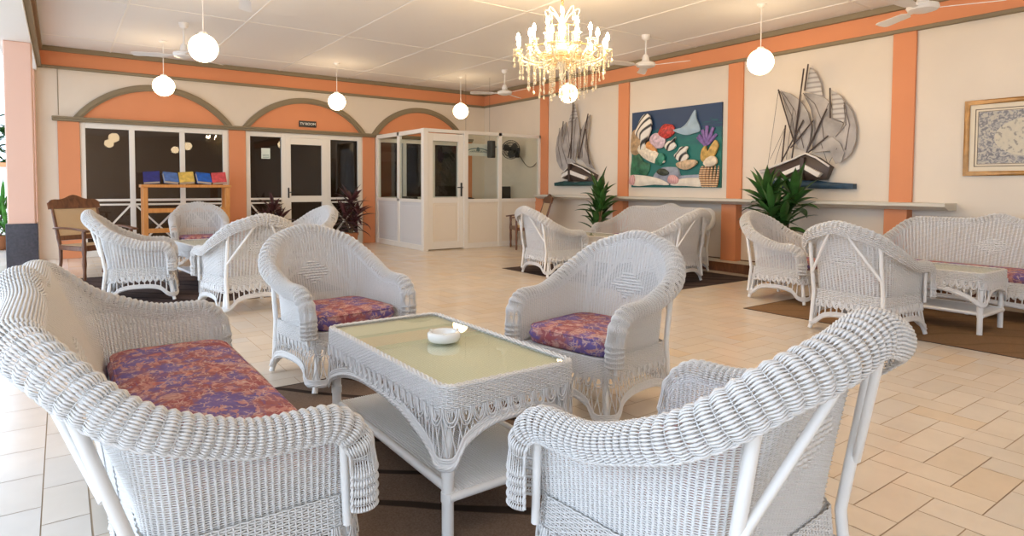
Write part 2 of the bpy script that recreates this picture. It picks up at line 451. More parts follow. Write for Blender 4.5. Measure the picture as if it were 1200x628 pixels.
def skirt(mb_band, mb_lat, mb_border, mb_loop, hx, y0, y1, ztop, zband, archz, footz, flare, near, r=.05, loops=True, loopz=.055, legpow=3.):
    """woven band, hanging loops, open crossed lattice and arched border round a rectangular frame"""
    ds = .0085 if near else .016
    u, Ltot, P, O = rect_loop(hx, y0, y1, r, ds); n = len(u)
    zr = .0066 if near else .013
    rad = .0031 if near else .0062
    rows = np.arange(ztop, zband, -zr)
    k = np.arange(n); amp = .0022 if near else .004
    off = np.where(k % 2 == 0, np.cos(PI * (k // 2)), 0) * amp
    fl = lambda z: flare * np.clip((ztop - z) / (ztop - footz), 0, 1) ** 1.4
    S = lambda z, extra=0.: v3(P[None] + O[None] * (fl(z)[:, None, None] + extra), np.broadcast_to(z[:, None], (len(z), n)))
    pts = S(rows)
    sg = np.where(np.arange(len(rows)) % 2 == 0, 1, -1)
    O3 = np.c_[O, np.zeros(n)]
    pts = pts + O3[None] * (sg[:, None] * off[None])[..., None]
    mb_band.strands(pts, O3[None], rad, rad * .7, 4, None, True)
    # lower edge height: arches between the four corner legs
    cx = np.abs(P[:, 0]) / hx; cy = np.abs(P[:, 1] - (y0 + y1) / 2) / ((y1 - y0) / 2)
    side = cy > cx * 1.0
    t = np.where(np.abs(np.abs(P[:, 1] - (y0 + y1) / 2) - (y1 - y0) / 2) < 1e-6, cx, np.where(np.abs(cx - 1) < 1e-6, cy, 1))
    t = np.clip(t, 0, 1)
    zb = footz + (archz - footz) * (1 - t ** legpow)
    for _ in range(4): zb = (np.roll(zb, 1) + 2 * zb + np.roll(zb, -1)) / 4
    # stakes through the band
    ks = np.arange(0, n, 2)
    v = np.linspace(0, 1, 4)
    zz = ztop - v[None] * (ztop - zband + .01)
    Pk = P[ks][:, None] + O[ks][:, None] * (fl(zz)[..., None])
    mb_band.strands(v3(Pk, zz), O3[ks][:, None], rad * .9, None, 4)
    # lattice
    step = 3 if near else 3
    kk = np.arange(0, n, step)
    lean = int(round(.035 / ds))
    for sgn in (1, -1):
        v = np.linspace(0, 1, 5)
        ki = (kk[:, None] + np.round(sgn * lean * (v - .5))[None].astype(int)) % n
        ze = zb[(kk + sgn * (lean // 2)) % n]
        zz = zband + .004 - v[None] * (zband + .004 - ze[:, None])
        Pk = P[ki] + O[ki] * (fl(zz) + .0015 * sgn)[..., None]
        mb_lat.strands(v3(Pk, zz), O3[ki], rad * .95, None, 4)
    # braided border: three strands twisted round one another
    nb = n
    for q in range(4):      # flat outer strands that widen the border
        dzb = (-.009, .009, .018, .027)[q]
        mb_border.strands(v3(P + O * (fl(zb) + .002)[:, None], zb + dzb)[None], O3[None], .0052, .004, 5, None, True)
    for q in range(3):
        ph = np.arange(nb) * 2 * PI / (8 if near else 6) + q * 2 * PI / 3
        # make the twist close on itself
        tw = round(nb / (8 if near else 6)); ph = np.arange(nb) * 2 * PI * tw / nb + q * 2 * PI / 3
        rb_ = .0042
        Pb = v3(P + O * (fl(zb) + rb_ * np.cos(ph) + .003)[:, None], zb + rb_ * np.sin(ph))
        mb_border.strands(Pb[None], O3[None], .0052, None, 5, None, True)
    if loops:
        wl = .052; nl = int(round(Ltot / wl)); wl = Ltot / nl
        for lay in range(2):
            a = np.linspace(0, PI, 9)
            cu = (np.arange(nl) + .5) * wl
            uu = (cu[:, None] - np.cos(a)[None] * wl * (.47 - .13 * lay)) % Ltot
            zz = zband + .016 - np.sin(a)[None] ** .8 * (loopz - .014 * lay) + 0 * uu
            kf = uu / Ltot * n; k0 = np.floor(kf).astype(int) % n; k1 = (k0 + 1) % n; fr = (kf - np.floor(kf))[..., None]
            Pp = P[k0] * (1 - fr) + P[k1] * fr; Oo = O[k0]
            Pp = Pp + Oo * (fl(zz) + .0055)[..., None]
            mb_loop.strands(v3(Pp, zz), O3[k0], rad * 1.05, None, 4)
    return P, O

def cushion_mesh(hx, y0, y1, z0, z1, rc, nx=10):
    u, Lt, P, O = rect_loop(hx, y0, y1, rc, .02)
    n = len(u); rows = []
    H = z1 - z0
    prof = [(-.5 * H, 0), (-.16 * H, .02 * H), (-.03 * H, .12 * H), (.0, .3 * H), (.01, .5 * H), (0., .72 * H), (-.03 * H, .88 * H), (-.14 * H, .97 * H), (-.38 * H, 1.02 * H), (-.65 * H, 1.05 * H)]
    c = np.array([0, (y0 + y1) / 2])
    mb = MB(); R = []
    for o, z in prof: R.append(v3(P + O * o, z0 + z))
    # centre rings shrink on
    base = P + O * (-.65 * H)
    for s, zz in ((.8, 1.085), (.5, 1.11), (.2, 1.12)): R.append(v3(c + (base - c) * s, z0 + zz * H))
    R = np.array(R); idx = np.arange(R.shape[0] * n).reshape(R.shape[0], n)
    Q = np.stack([idx[:-1], np.roll(idx[:-1], -1, 1), np.roll(idx[1:], -1, 1), idx[1:]], -1).reshape(-1, 4)
    mb.add(R.reshape(-1, 3), Q, [idx[-1], idx[0, ::-1]])
    # piping round the upper and lower edges
    return mb

RIM_A = np.array([0, .055, .12, .18, .25, .318, .38, .445, .515, .59, .66, 3])
RIM_Z = np.array([.880, .869, .848, .826, .790, .725, .675, .638, .610, .585, .568, .568])

def make_seat(name, near, hw=.30, flat=0., hump=0., diamond=.12, yf=-.36):
    """white wicker armchair (or, wider, sofa) facing -Y, origin on the floor"""
    YF, YBK, RC = yf, .20, .10
    ds = .0062 if near else .011
    # the shell is lofted from a squarish plan at the seat to a rounder, wider one at the crown
    RT = .24
    u, PT, O = plan_path(hw + (.045 if not flat else .03), YF - .01, (.325 if not flat else .40), RT, ds); n = len(u); k = np.arange(n)
    ub, PB_, OB = plan_path(hw, YF, YBK, RC, ds)
    sN = u / u[-1] * ub[-1]
    P = np.c_[np.interp(sN, ub, PB_[:, 0]), np.interp(sN, ub, PB_[:, 1])]
    LG = PT - P
    half = u[-1] / 2; a = np.abs(u - half)
    ZS = .33; ZT = .86
    G = lambda z: np.clip((z - ZS) / (ZT - ZS), 0, 1.2) ** 1.08
    if flat:
        h = np.interp(a, RIM_A + np.where(RIM_A >= .15, flat, 0), np.where(RIM_A < .15, RIM_Z, np.minimum(RIM_Z, .826)))
        h = np.where(a < .19 + flat, .826 + hump * np.exp(-(a / .13) ** 2), h)
    else:
        h = np.interp(a, RIM_A, RIM_Z)
    w_ = int(.03 / ds)
    for _ in range(3): h = np.convolve(np.pad(h, w_, mode='edge'), np.ones(2 * w_ + 1) / (2 * w_ + 1), 'valid')
    e = half - a; q = np.clip(1 - e / .12, 0, 1)
    h = h - .14 * (1 - np.sqrt(np.clip(1 - q * q, 0, 1)))
    O3 = np.c_[O, np.zeros(n)]
    parts = {}
    # ---- woven shell: weavers swell over thick upright stakes, with small gaps between stakes
    mb = MB()
    pk = 3
    zr = .0062 if near else .011; rad = zr * .52
    rows = np.arange(ZS, h.max() + .01, zr); nr = len(rows)
    Z = np.broadcast_to(rows[:, None], (nr, n))
    pts = v3(P[None] + LG[None] * G(Z)[..., None], Z)
    sg = np.where(np.arange(nr) % 2 == 0, 1, -1)
    rib = np.where(k % pk == 0, 1., 0.)
    alt = np.where(k % pk == 0, np.cos(PI * (k // pk)), 0) * (.0012 if near else .002)
    pts = pts + O3[None] * (sg[:, None] * alt[None])[..., None]
    rb = rad * (.76 + .28 * rib); rn = (.0016 + .0050 * rib) if near else (.0020 + .0095 * rib)
    mb.strands(pts, O3[None], np.broadcast_to(rb[None], (nr, n)), np.broadcast_to(rn[None], (nr, n)), 4, Z <= (h[None] + .012))
    ks = np.arange(0, n, pk); v = np.linspace(0, 1, 12 if near else 8)
    zz = ZS - .005 + v[None] * (h[ks][:, None] + .01 - ZS)
    Pk = v3(P[ks][:, None] + LG[ks][:, None] * G(zz)[..., None], zz)
    mb.strands(Pk, O3[ks][:, None], rad * 1.15, rad * 1.0, 4)
    # raised diamond in the middle of the back
    mdm = MB()
    if diamond:
        zc = .615; dzr = .017
        for i, zq in enumerate(np.arange(zc - .075, zc + .076, dzr)):
            w = diamond * (1 - abs(zq - zc) / .082)
            st = .026
            us = np.arange(-w, w + 1e-6, st) + (st / 2 if i % 2 else 0)
            us = us[np.abs(us) < w + .004]
            if not len(us): continue
            uu = half + us[:, None] + np.linspace(-.013, .013, 4)[None]
            ki = np.clip(np.round(uu / u[-1] * (n - 1)).astype(int), 0, n - 1)
            Pq = P + LG * G(zq)
            Px = np.interp(uu, u, Pq[:, 0]); Py = np.interp(uu, u, Pq[:, 1])
            for sgn in (1, -1):
                b = np.stack([Px + O[ki][..., 0] * (sgn * .006), Py + O[ki][..., 1] * (sgn * .006), np.full(uu.shape, zq)], -1)
                b[:, [0, -1]] -= O3[ki][:, [0, -1]] * sgn * .006
                mdm.strands(b, O3[ki], .0075, .0035, 4)
    parts['woven_shell'] = (mb, True)
    # ---- rolled rim
    mr = MB()
    r = .046 + .008 * (1 - sstep(a, flat + .25, flat + .60))
    Cc = v3(P + LG * G(h)[:, None] + O * r[:, None], h)
    # tips run down the front of each arm
    nt_ = int(.10 / ds) + 1
    dn = np.arange(nt_, 0, -1) * ds
    tipL = Cc[0][None] - np.c_[np.zeros(nt_), np.zeros(nt_), dn]
    tipR = Cc[-1][None] - np.c_[np.zeros(nt_), np.zeros(nt_), dn[::-1]]
    C3 = np.concatenate([tipL, Cc, tipR]); OO = np.concatenate([np.repeat(O3[:1], nt_, 0), O3, np.repeat(O3[-1:], nt_, 0)])
    rr = np.r_[np.full(nt_, r[0]), r, np.full(nt_, r[-1])]
    T = np.gradient(C3, axis=0)
    for _ in range(6 if near else 3): T[1:-1] = (T[:-2] + 2 * T[1:-1] + T[2:]) / 4
    T = nrm(T)
    for _ in range(6 if near else 3): OO[1:-1] = (OO[:-2] + 2 * OO[1:-1] + OO[2:]) / 4
    OO = nrm(OO - (OO * T).sum(-1, keepdims=True) * T); UU = nrm(np.cross(T, OO))
    m = len(C3); km = np.arange(m); rk_ = 4 if near else 3
    thm = np.radians(225); t_lo = np.radians(-14)
    nth = int(.052 * thm / ((.0074 if near else .0115)))
    th = np.linspace(t_lo, thm, nth)
    ribm = .5 + .5 * np.cos(2 * PI * km / rk_); ribm = ribm ** .7
    Bl = .0078 if near else .012
    cs, sn = np.cos(th)[:, None, None], np.sin(th)[:, None, None]
    Nn = -OO[None] * cs + UU[None] * sn
    sgn = np.where(np.arange(nth) % 2 == 0, 1, -1)
    off = Bl * ribm[None] + sgn[:, None] * (np.where((km // rk_) % 2 == 0, 1, -1) * (1 - ribm))[None] * (.0010 if near else .0016)
    base = C3[None] + (rr[None] + off - Bl * .5)[..., None] * Nn
    wd = rr * (thm - t_lo) / nth * .5
    rb = wd[None] * (.24 + .86 * ribm[None]) * np.ones((nth, 1)); rn_ = (.0022 if near else .004)
    mr.strands(base, Nn, rb, np.full((nth, m), rn_), 4)
    kr = np.arange(0, m, rk_); t2 = np.linspace(t_lo, thm + .05, 16 if near else 10)
    cs, sn = np.cos(t2)[None, :, None], np.sin(t2)[None, :, None]
    Nn = -OO[kr][:, None] * cs + UU[kr][:, None] * sn
    mr.strands(C3[kr][:, None] + (rr[kr] - .001)[:, None, None] * Nn, Nn, .0058 if near else .0085, .004 if near else .006, 4)
    kr = np.arange(rk_ // 2, m, rk_)
    Nn = -OO[kr][:, None] * cs + UU[kr][:, None] * sn
    mr.strands(C3[kr][:, None] + (rr[kr] - .0042)[:, None, None] * Nn, Nn, .0017 if near else .003, None, 4)
    # closing braid along the inner edge of the roll
    mbr = MB()
    for th_ in (np.radians(-14), thm + .06):
        for qq in range(2):
            ph = km * 2 * PI / 6 + qq * PI
            Nb = -OO * math.cos(th_) + UU * math.sin(th_)
            mbr.strands((C3 + Nb * (rr + .0025 * np.cos(ph))[:, None] + UU * (.0025 * np.sin(ph))[:, None])[None], Nb[None], .0036, None, 4)
    parts['rolled_rim'] = (mr, True)
    # ---- skirt
    hx = hw + .012
    band, lat, bord, loop_ = MB(), MB(), MB(), MB()
    skirt(band, lat, bord, loop_, hx, YF - .012, YBK + .012, ZS + .012, .245, .150, .050, .045, near, r=.07)
    parts['skirt_band'] = (band, True); parts['skirt_lattice'] = (lat, True); parts['braided_border'] = (bord, True)
    # ---- seat deck
    md = MB(); md.bb(-hw + .004, hw - .004, YF + .01, YBK - .01, ZS - .012, ZS + .006, .004)
    parts['seat_deck'] = (md, False)
    root = thing(name, None, None)
    ob = {nm: b_.build(nm, M['wicker'], root, smooth=sm) for nm, (b_, sm) in parts.items()}
    if mdm.V: mdm.build('diamond_panel', M['wicker'], ob['woven_shell'], smooth=True)
    mbr.build('edge_braid', M['wicker'], ob['rolled_rim'], smooth=True)
    loop_.build('scalloped_loops', M['wicker'], ob['skirt_band'], smooth=True)
    # ---- cushion
    cu = cushion_mesh(hw - .012, YF + .006, YBK - .012, ZS + .008, ZS + .105, .10)
    co_ = cu.build('seat_cushion', M['floral'], root, smooth=True)
    uq_, Lq_, Pq_, Oq_ = rect_loop(hw - .012, YF + .006, YBK - .012, .10, .02)
    pp = MB(); pp.strands(v3(Pq_ - Oq_ * .004, ZS + .093)[None], np.c_[Oq_, np.zeros(len(uq_))][None], .0055, None, 6, None, True); pp.build('piping', M['floral'], co_, smooth=True)
    # ---- legs
    legx = [-hx + .030, hx - .030] + ([0.] if hw > .6 else [])
    for x in legx:
        for y in (YF + .024, YBK - .022):
            sx = np.sign(x); sy = -1 if y < 0 else 1
            if x == 0: sx = 0
            z = np.array([ZS, .2, .09, .03, .0048])
            o = np.array([0, .008, .024, .040, .046])
            lg = MB().tube(np.c_[x + sx * o, y + sy * o, z], np.array([.019, .019, .018, .0165, .017]), 12, up=(0, 1, 0))
            lg.build('leg', M['pole'], root, smooth=False, autosmooth=40)
    # ---- rear posts and braces, outside the back
    top_in = lambda uq, dz=0.: (np.array([np.interp(uq, u, Cc[:, 0]), np.interp(uq, u, Cc[:, 1]), np.interp(uq, u, h) + dz]))
    for sx in (-1, 1):
        uq = half + sx * (.27 if not flat else hw - .04)
        tp = top_in(uq, -.030)
        x0 = sx * (hx - .014); y0 = YBK + .022
        zs = np.linspace(0, 1, 9)
        p0 = np.array([x0, y0, .07]); p1 = tp
        pk0 = np.array([x0, y0, .33])
        pts = np.concatenate([p0[None] + np.array([0, .03, 0]), pk0 + (p1 - pk0) * zs[:, None]])
        MB().tube(pts, .0155, 12, up=(1, 0, 0)).build('rear_post', M['pole'], root, autosmooth=40)
        # brace leaves the post half way up and runs inward under the crown of the back
        pm = pk0 + (p1 - pk0) * .36 + np.array([0, .012, 0])
        ui = half + sx * (.07 if hw < .6 else hw - .36)
        pt = top_in(ui, -.03) + np.array([0, .004, 0])
        bz = np.linspace(0, 1, 8)[:, None]
        bp = pm + (pt - pm) * bz
        MB().tube(bp, .0115, 10, up=(1, 0, 0)).build('back_brace', M['pole'], root, autosmooth=40)
        # short post that holds up the front of each arm
        ap = np.array([[sx * (hw + .040), YF + .03, .27], [sx * (hw + .048), YF + .045, .53]])
        MB().tube(ap, .012, 10, up=(0, 1, 0)).build('arm_post', M['pole'], root, autosmooth=40)
    return root

def make_table(name, near, hx, hy, H, label=None):
    """wicker coffee table: woven rim, glass let into the top, loops, lattice, arched border, lower shelf"""
    root = thing(name, None, None)
    band, lat, bord, loop_ = MB(), MB(), MB(), MB()
    skirt(band, lat, bord, loop_, hx, -hy, hy, H, H - .085, H - .135, H - .265, .004, near, r=.055, loops=True, loopz=.06, legpow=2.6)
    # rim round the top edge
    u, Lt, P, O = rect_loop(hx, -hy, hy, .055, .0085 if near else .016)
    n = len(u); O3 = np.c_[O, np.zeros(n)]
    for j, ins in enumerate(np.arange(0.002, .030, .007)):
        off = np.where(np.arange(n) % 2 == 0, np.cos(PI * (np.arange(n) // 2 + j)), 0) * .0022
        bord.strands(v3(P - O * ins, H + .004 + off)[None], np.array([0, 0, 1.])[None, None], .0037, .003, 4, None, True)
    bo = band.build('woven_apron', M['wicker'], root, smooth=True); loop_.build('scalloped_loops', M['wicker'], bo, smooth=True)
    lat.build('lattice', M['wicker'], root, smooth=True)
    bord.build('braided_border', M['wicker'], root, smooth=True)
    tp = MB(); tp.bb(-hx + .015, hx - .015, -hy + .015, hy - .015, H - .020, H - .009)
    tp.build('slatted_top', M['mat_top'], root)
    g = MB(); u, Lt, P, O = rect_loop(hx - .030, -hy + .030, hy - .030, .03, .02); g.prism(P, H - .0065, H + .001)
    g.build('glass_top', M['tableglass'], root)
    for sx in (-1, 1):
        for sy in (-1, 1):
            lg = MB().tube([[sx * (hx - .036), sy * (hy - .036), H - .02], [sx * (hx - .036), sy * (hy - .036), 0]], .0205, 14, up=(1, 0, 0))
            for zc in (H - .29, .155): lg.lathe([(.020, zc - .018), (.0235, zc - .016), (.0235, zc + .016), (.020, zc + .018)], (sx * (hx - .036), sy * (hy - .036), 0), 14)
            lg.build('leg', M['pole'], root, autosmooth=40)
    ZS = .155
    for sy in (-1, 1): MB().tube([[-hx + .03, sy * (hy - .022), ZS], [hx - .03, sy * (hy - .022), ZS]], .016, 10, up=(0, 0, 1)).build('stretcher', M['pole'], root, autosmooth=40)
    for sx in (-1, 1): MB().tube([[sx * (hx - .05), -hy + .03, ZS + .012], [sx * (hx - .05), hy - .03, ZS + .012]], .016, 10, up=(0, 0, 1)).build('stretcher', M['pole'], root, autosmooth=40)
    sh = MB()
    sp = .011 if near else .02
    xs = np.arange(-hx + .065, hx - .064, sp)
    pts = np.stack([np.stack([np.full(2, x), np.array([-hy + .02, hy - .02]), np.full(2, ZS + .016)], -1) for x in xs])
    sh.strands(pts, np.array([0, 0, 1.])[None, None], sp * .48, .004, 6, caps=True)
    sh.build('lower_shelf', M['wicker'], root, smooth=True)
    return root
# ------------------------------------------------------------------ room shell
def floor():
    u = .156; x0, y0 = 2.56, 1.108; g = .0022
    mb = MB(); tint = []
    mb.bb(-9, 8.4, -9.2, 24, -.12, -.0015, mi=0); tint += [(.3, .2, .12)] * 6
    def tile(xa, xb, ya, yb, c):
        mb.add([[xa + g, ya + g, 0], [xb - g, ya + g, 0], [xb - g, yb - g, 0], [xa + g, yb - g, 0]], [[0, 1, 2, 3]], None, 1)
        tint.append(c)
    def col():
        b = rng.normal(0, 1); s = 1 + .020 * b
        c = np.array([.80, .69, .56]) * s
        c = c * (1 + np.array([.02, 0, -.03]) * rng.normal(0, .8))
        if rng.random() < .05: c = c * np.array([1.0, .95, .88])
        return tuple(c)
    XL = x0 - u * 16 - .002       # edge of the herringbone field
    ni = int((8.2 - x0) / u) + 1
    nj0, nj1 = int((-9.0 - y0) / u), int((12.4 - y0) / u) + 1
    for i in range(-17, ni):
        for j in range(nj0, nj1):
            k = (i - j) % 4
            xa, ya = x0 + i * u, y0 + j * u
            if k == 0: xb, yb = xa + 2 * u, ya + u
            elif k == 3: xb, yb = xa + u, ya + 2 * u
            else: continue
            xa = max(xa, XL); xb = min(xb, 8.11); yb = min(yb, YB - .02)
            if xb - xa < .02: continue
            tile(xa, xb, ya, yb, col())
    # edge courses and the terrace outside, cool daylight cast put into their tile colour
    xs = [XL - .29, XL - .145 + .0]
    xx = XL
    c = 0
    for q in range(24):
        w = .145 if q == 0 else .30
        xa, xb = xx - w, xx; xx = xa
        off = (.16 if q % 2 else 0)
        y = -9.0 + off
        while y < 20:
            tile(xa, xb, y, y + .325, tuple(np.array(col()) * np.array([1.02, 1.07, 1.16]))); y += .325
    o = mb.build('floor', [M['grout'], M['tile']], tint=np.array(tint))
    # tiles are last polygons first? keep order: quads in the order they were added
    struct(o)
floor()

def wall_boxes(name, boxes, mat, bev=0.):
    mb = MB()
    for b in boxes: mb.bb(*b, bev=bev)
    return struct(mb.build(name, mat))

# right wall, back wall, ceiling, open left side with its beam
wall_boxes('wall_right', [(XR, XR + .15, -9.0, YB + .15, 0, ZC)], M['wall'])
wall_boxes('wall_back', [
    (-.30, XR, YB, YB + .15, 2.20, ZC), (-.30, .26, YB, YB + .15, 0, 2.2), (2.48, 2.80, YB, YB + .15, 0, 2.2),
    (5.06, 5.36, YB, YB + .15, 0, 2.2), (7.45, XR, YB, YB + .15, 0, 2.2)], M['wall'])
wall_boxes('wall_front', [(-.62, XR + .15, -9.15, -9.0, 0, ZC)], M['wall'])
wall_boxes('ceiling', [(-.27, XR + .15, -9.0, YB + .15, ZC, ZC + .12)], M['ceil'])
mb = MB()
for x in (.70, 2.05, 3.40, 4.75, 6.12, 7.5): mb.bb(x - .014, x + .014, -9.0, YB, ZC - .007, ZC + .002, .003)
for y in (11.35, 8.85, 6.25, 3.65, 1.05, -1.55, -4.15, -6.75): mb.bb(-.27, XR, y - .014, y + .014, ZC - .0065, ZC + .002, .003)
struct(mb.build('ceiling_battens', M['batten']))
# frieze: olive crown, orange band, olive lower moulding
def frieze(n, x0, x1, y0, y1, ax, sgn):
    for nm, z0, z1, d, m in (('crown', 3.295, ZC, .075, 'olive'), ('band', 3.065, 3.30, .03, 'orange'), ('lower', 3.025, 3.07, .06, 'olive')):
        mb = MB()
        if ax == 'x': mb.bb(x0, x0 + sgn * d, y0, y1, z0, z1, .006)
        else: mb.bb(x0, x1, y0, y0 + sgn * d, z0, z1, .006)
        struct(mb.build('trim_%d' % n, M[m])); n += 1
    return n
tn = frieze(1, XR, XR, -9.0, YB, 'x', -1)
tn = frieze(tn, -.27, XR, YB, YB, 'y', -1)
tn = frieze(tn, -.27, -.27, -9.0, YB, 'x', 1)
wall_boxes('beam_left', [(-.62, -.27, -9.0, YB + .15, 2.97, ZC + .12)], M['batten'])
wall_boxes('roof_left', [(-3.2, -.62, -9.0, YB + .15, 3.34, 3.44)], M['ceil'])

# pillars of the open side, with dark plinths
for i, (px_, py_, w, dp) in enumerate(((-.41, 10.1, .28, .32), (-.36, YB - .03, .12, .30), (-.45, 1.2 - 3.4, .40, .36))):
    mb = MB(); mb.bb(px_ - w / 2, px_ + w / 2, py_ - dp / 2, py_ + dp / 2, 0, 2.97, .012)
    o = mb.build('pillar_%d' % (i + 1), M['peach']); struct(o)
    if i != 1:
        mb = MB(); mb.bb(px_ - w / 2 - .022, px_ + w / 2 + .022, py_ - dp / 2 - .022, py_ + dp / 2 + .022, 0, .70, .006)
        o = mb.build('pillar_plinth_%d' % (i + 1), M['blackgloss']); struct(o)

# orange pilasters on the right wall: flush above the ledge, standing forward below it
for i, y0 in enumerate((9.93, 7.69, 5.43, 3.165)):
    mb = MB(); mb.bb(XR - .035, XR, y0, y0 + .25, 1.0, 3.03, .004); struct(mb.build('trim_%d' % tn, M['orange'])); tn += 1
    mb = MB(); mb.bb(XR - .15, XR, y0, y0 + .25, 0, .98, .004); struct(mb.build('trim_%d' % tn, M['orange'])); tn += 1
# long ledge with moulded front
mb = MB()
prof = np.array([(0, 1.03), (-.33, 1.03), (-.33, .995), (-.31, .985), (-.26, .968), (-.22, .95), (0, .95)])
n = len(prof)
V = np.concatenate([np.c_[XR + prof[:, 0], np.full(n, y), prof[:, 1]] for y in (2.72, 10.0)])
i_ = np.arange(n); j_ = np.roll(i_, -1)
mb.add(V, np.stack([i_, j_, j_ + n, i_ + n], -1), [list(range(n))[::-1], list(range(n, 2 * n))])
o = mb.build('ledge_shelf', M['ledge']); struct(o)
mb = MB(); mb.bb(7.62, XR, 2.9, 9.9, 0, .115); struct(mb.build('trim_%d' % tn, M['ledge'])); tn += 1
mb = MB(); mb.bb(7.60, 7.625, 2.9, 9.9, 0, .13, .003); mb.bb(XR - .01, XR, -9.0, 12.3, 0, .13); struct(mb.build('baseboard_right', M['darkwood']))

# back wall arches
ARCH = [(1.37, 1.20), (3.935, 1.205), (6.41, 1.13)]
for i, (cx, hw_) in enumerate(ARCH):
    z0 = 2.27; rise = 2.895 - z0; R = (hw_ ** 2 + rise ** 2) / (2 * rise); zc = z0 + rise - R
    a1 = math.asin(hw_ / R); aa = np.linspace(-a1, a1, 41)
    outer = np.c_[cx + R * np.sin(aa), zc + R * np.cos(aa)]
    ri = R - .105; ai = math.acos(min(1, (z0 - zc) / ri)); ab = np.linspace(-ai, ai, 41)
    inner = np.c_[cx + ri * np.sin(ab), zc + ri * np.cos(ab)]
    mb = MB()
    fr = ((0, YB, 0), (1, 0, 0), (0, 0, 1), (0, -1, 0))
    n = 41
    for (off, d) in ((0., .055), (.045, .075)):
        oo = outer if off == 0 else np.c_[cx + (R - .03) * np.sin(np.linspace(-a1, a1, 41)), zc + (R - .03) * np.cos(np.linspace(-a1, a1, 41))]
        ii = inner if off == 0 else np.c_[cx + (R - .075) * np.sin(aa), zc + (R - .075) * np.cos(aa)]
        V = np.concatenate([np.c_[oo[:, 0], np.full(n, YB), oo[:, 1]], np.c_[ii[:, 0], np.full(n, YB), ii[:, 1]],
                            np.c_[oo[:, 0], np.full(n, YB - d), oo[:, 1]], np.c_[ii[:, 0], np.full(n, YB - d), ii[:, 1]]])
        k = np.arange(n - 1)
        Q = np.concatenate([np.stack([k + 2 * n, k + 3 * n, k + 1 + 3 * n, k + 1 + 2 * n], -1), np.stack([k, k + 2 * n, k + 1 + 2 * n, k + 1], -1), np.stack([k + n, k + 1 + n, k + 1 + 3 * n, k + 3 * n], -1)])
        mb.add(V, Q, [[0, n, 3 * n, 2 * n], [n - 1, 3 * n - 1, 4 * n - 1, 2 * n - 1]])
    struct(mb.build('trim_%d' % tn, M['olive'], autosmooth=30)); tn += 1
    mb = MB(); mb.prism(inner, .0, .02, fr); struct(mb.build('trim_%d' % tn, M['orange'])); tn += 1
mb = MB(); mb.bb(-.10, 7.75, YB - .075, YB, 2.205, 2.275, .012); mb.bb(-.10, 7.75, YB - .10, YB, 2.245, 2.277, .006); struct(mb.build('trim_%d' % tn, M['olive'])); tn += 1
for (x0, x1) in ((-.03, .26), (2.50, 2.79), (5.08, 5.345), (7.46, 7.75)):
    mb = MB(); mb.bb(x0, x1, YB - .03, YB, 0, 2.206, .004); struct(mb.build('trim_%d' % tn, M['orange'])); tn += 1
mb = MB(); mb.bb(-.018, -.008, YB - .006, YB, 2.3, 3.03); struct(mb.build('trim_%d' % tn, M['olive'])); tn += 1

def bar(mb, a, b, w, y, d=.04):
    """flat bar between two (x,z) points on the plane y"""
    a, b = np.array(a, float), np.array(b, float); t = (b - a) / np.linalg.norm(b - a); nn = np.array([-t[1], t[0]]) * w / 2
    mb.prism(np.array([a - nn, b - nn, b + nn, a + nn]), 0, d, ((0, y, 0), (1, 0, 0), (0, 0, 1), (0, -1, 0)))

def screen(name, x0, x1, mull, xbrace, label=None):
    """white framed smoked window with a crossed lattice below the rail"""
    y = YB + .05
    fr = MB(); w = .075
    fr.bb(x0, x0 + w, y - .05, y + .02, .0, 2.2, .004); fr.bb(x1 - w, x1, y - .05, y + .02, .0, 2.2, .004)
    fr.bb(x0 + w, x1 - w, y - .048, y + .02, 2.115, 2.2, .004); fr.bb(x0 + w, x1 - w, y - .048, y + .02, 0, .12, .004)
    fr.bb(x0 + w, x1 - w, y - .045, y + .02, .915, .955, .003); fr.bb(x0 + w, x1 - w, y - .045, y + .02, .845, .875, .003)
    for m in mull: fr.bb(m - .04, m + .04, y - .048, y + .02, .12, 2.115, .004)
    xs = [x0 + w] + [v for m in mull for v in (m - .04, m + .04)] + [x1 - w]
    lat = MB()
    for a, b in zip(xs[::2], xs[1::2]):
        bar(lat, (a, .12), (b, .845), .028, y - .005, .03); bar(lat, (a, .845), (b, .12), .028, y - .002, .026)
    g = MB(); g.bb(x0 + w, x1 - w, y + .004, y + .010, .12, 2.115)
    o = fr.build(name, M['white']); struct(o)
    lat.build('crossed_lattice', M['white'], o); g.build('glass_pane', M['darkglass'], o)
    return o
screen('window_1', .26, 2.48, (.985, 1.745), True)
screen('window_2', 2.80, 3.52, (), True)
screen('window_3', 4.33, 5.06, (), True)
screen('window_4', 5.36, 7.45, (6.05, 6.75), True)
# TV room door between windows 2 and 3
fr = MB(); y = YB + .05
fr.bb(3.52, 3.62, y - .05, y + .02, .02, 2.115, .004); fr.bb(4.23, 4.33, y - .05, y + .02, .02, 2.115, .004)
fr.bb(3.52, 4.33, y - .052, y + .02, 2.115, 2.2, .004)
fr.bb(3.62, 4.23, y - .045, y + .02, 1.99, 2.115, .004); fr.bb(3.62, 4.23, y - .045, y + .02, .87, .99, .004); fr.bb(3.62, 4.23, y - .045, y + .02, .02, .20, .004)
d1 = struct(fr.build('door_1', M['white']))
g = MB(); g.bb(3.62, 4.23, y + .0, y + .008, .20, 1.99); g.build('glass_pane', M['darkglass'], d1)
hd = MB(); hd.bb(3.555, 3.585, y - .062, y - .05, .95, 1.15, .004); hd.tube([(3.57, y - .06, 1.06), (3.57, y - .10, 1.06), (3.68, y - .105, 1.06)], .008, 8, up=(0, 0, 1)); hd.build('door_handle', M['black'], d1)
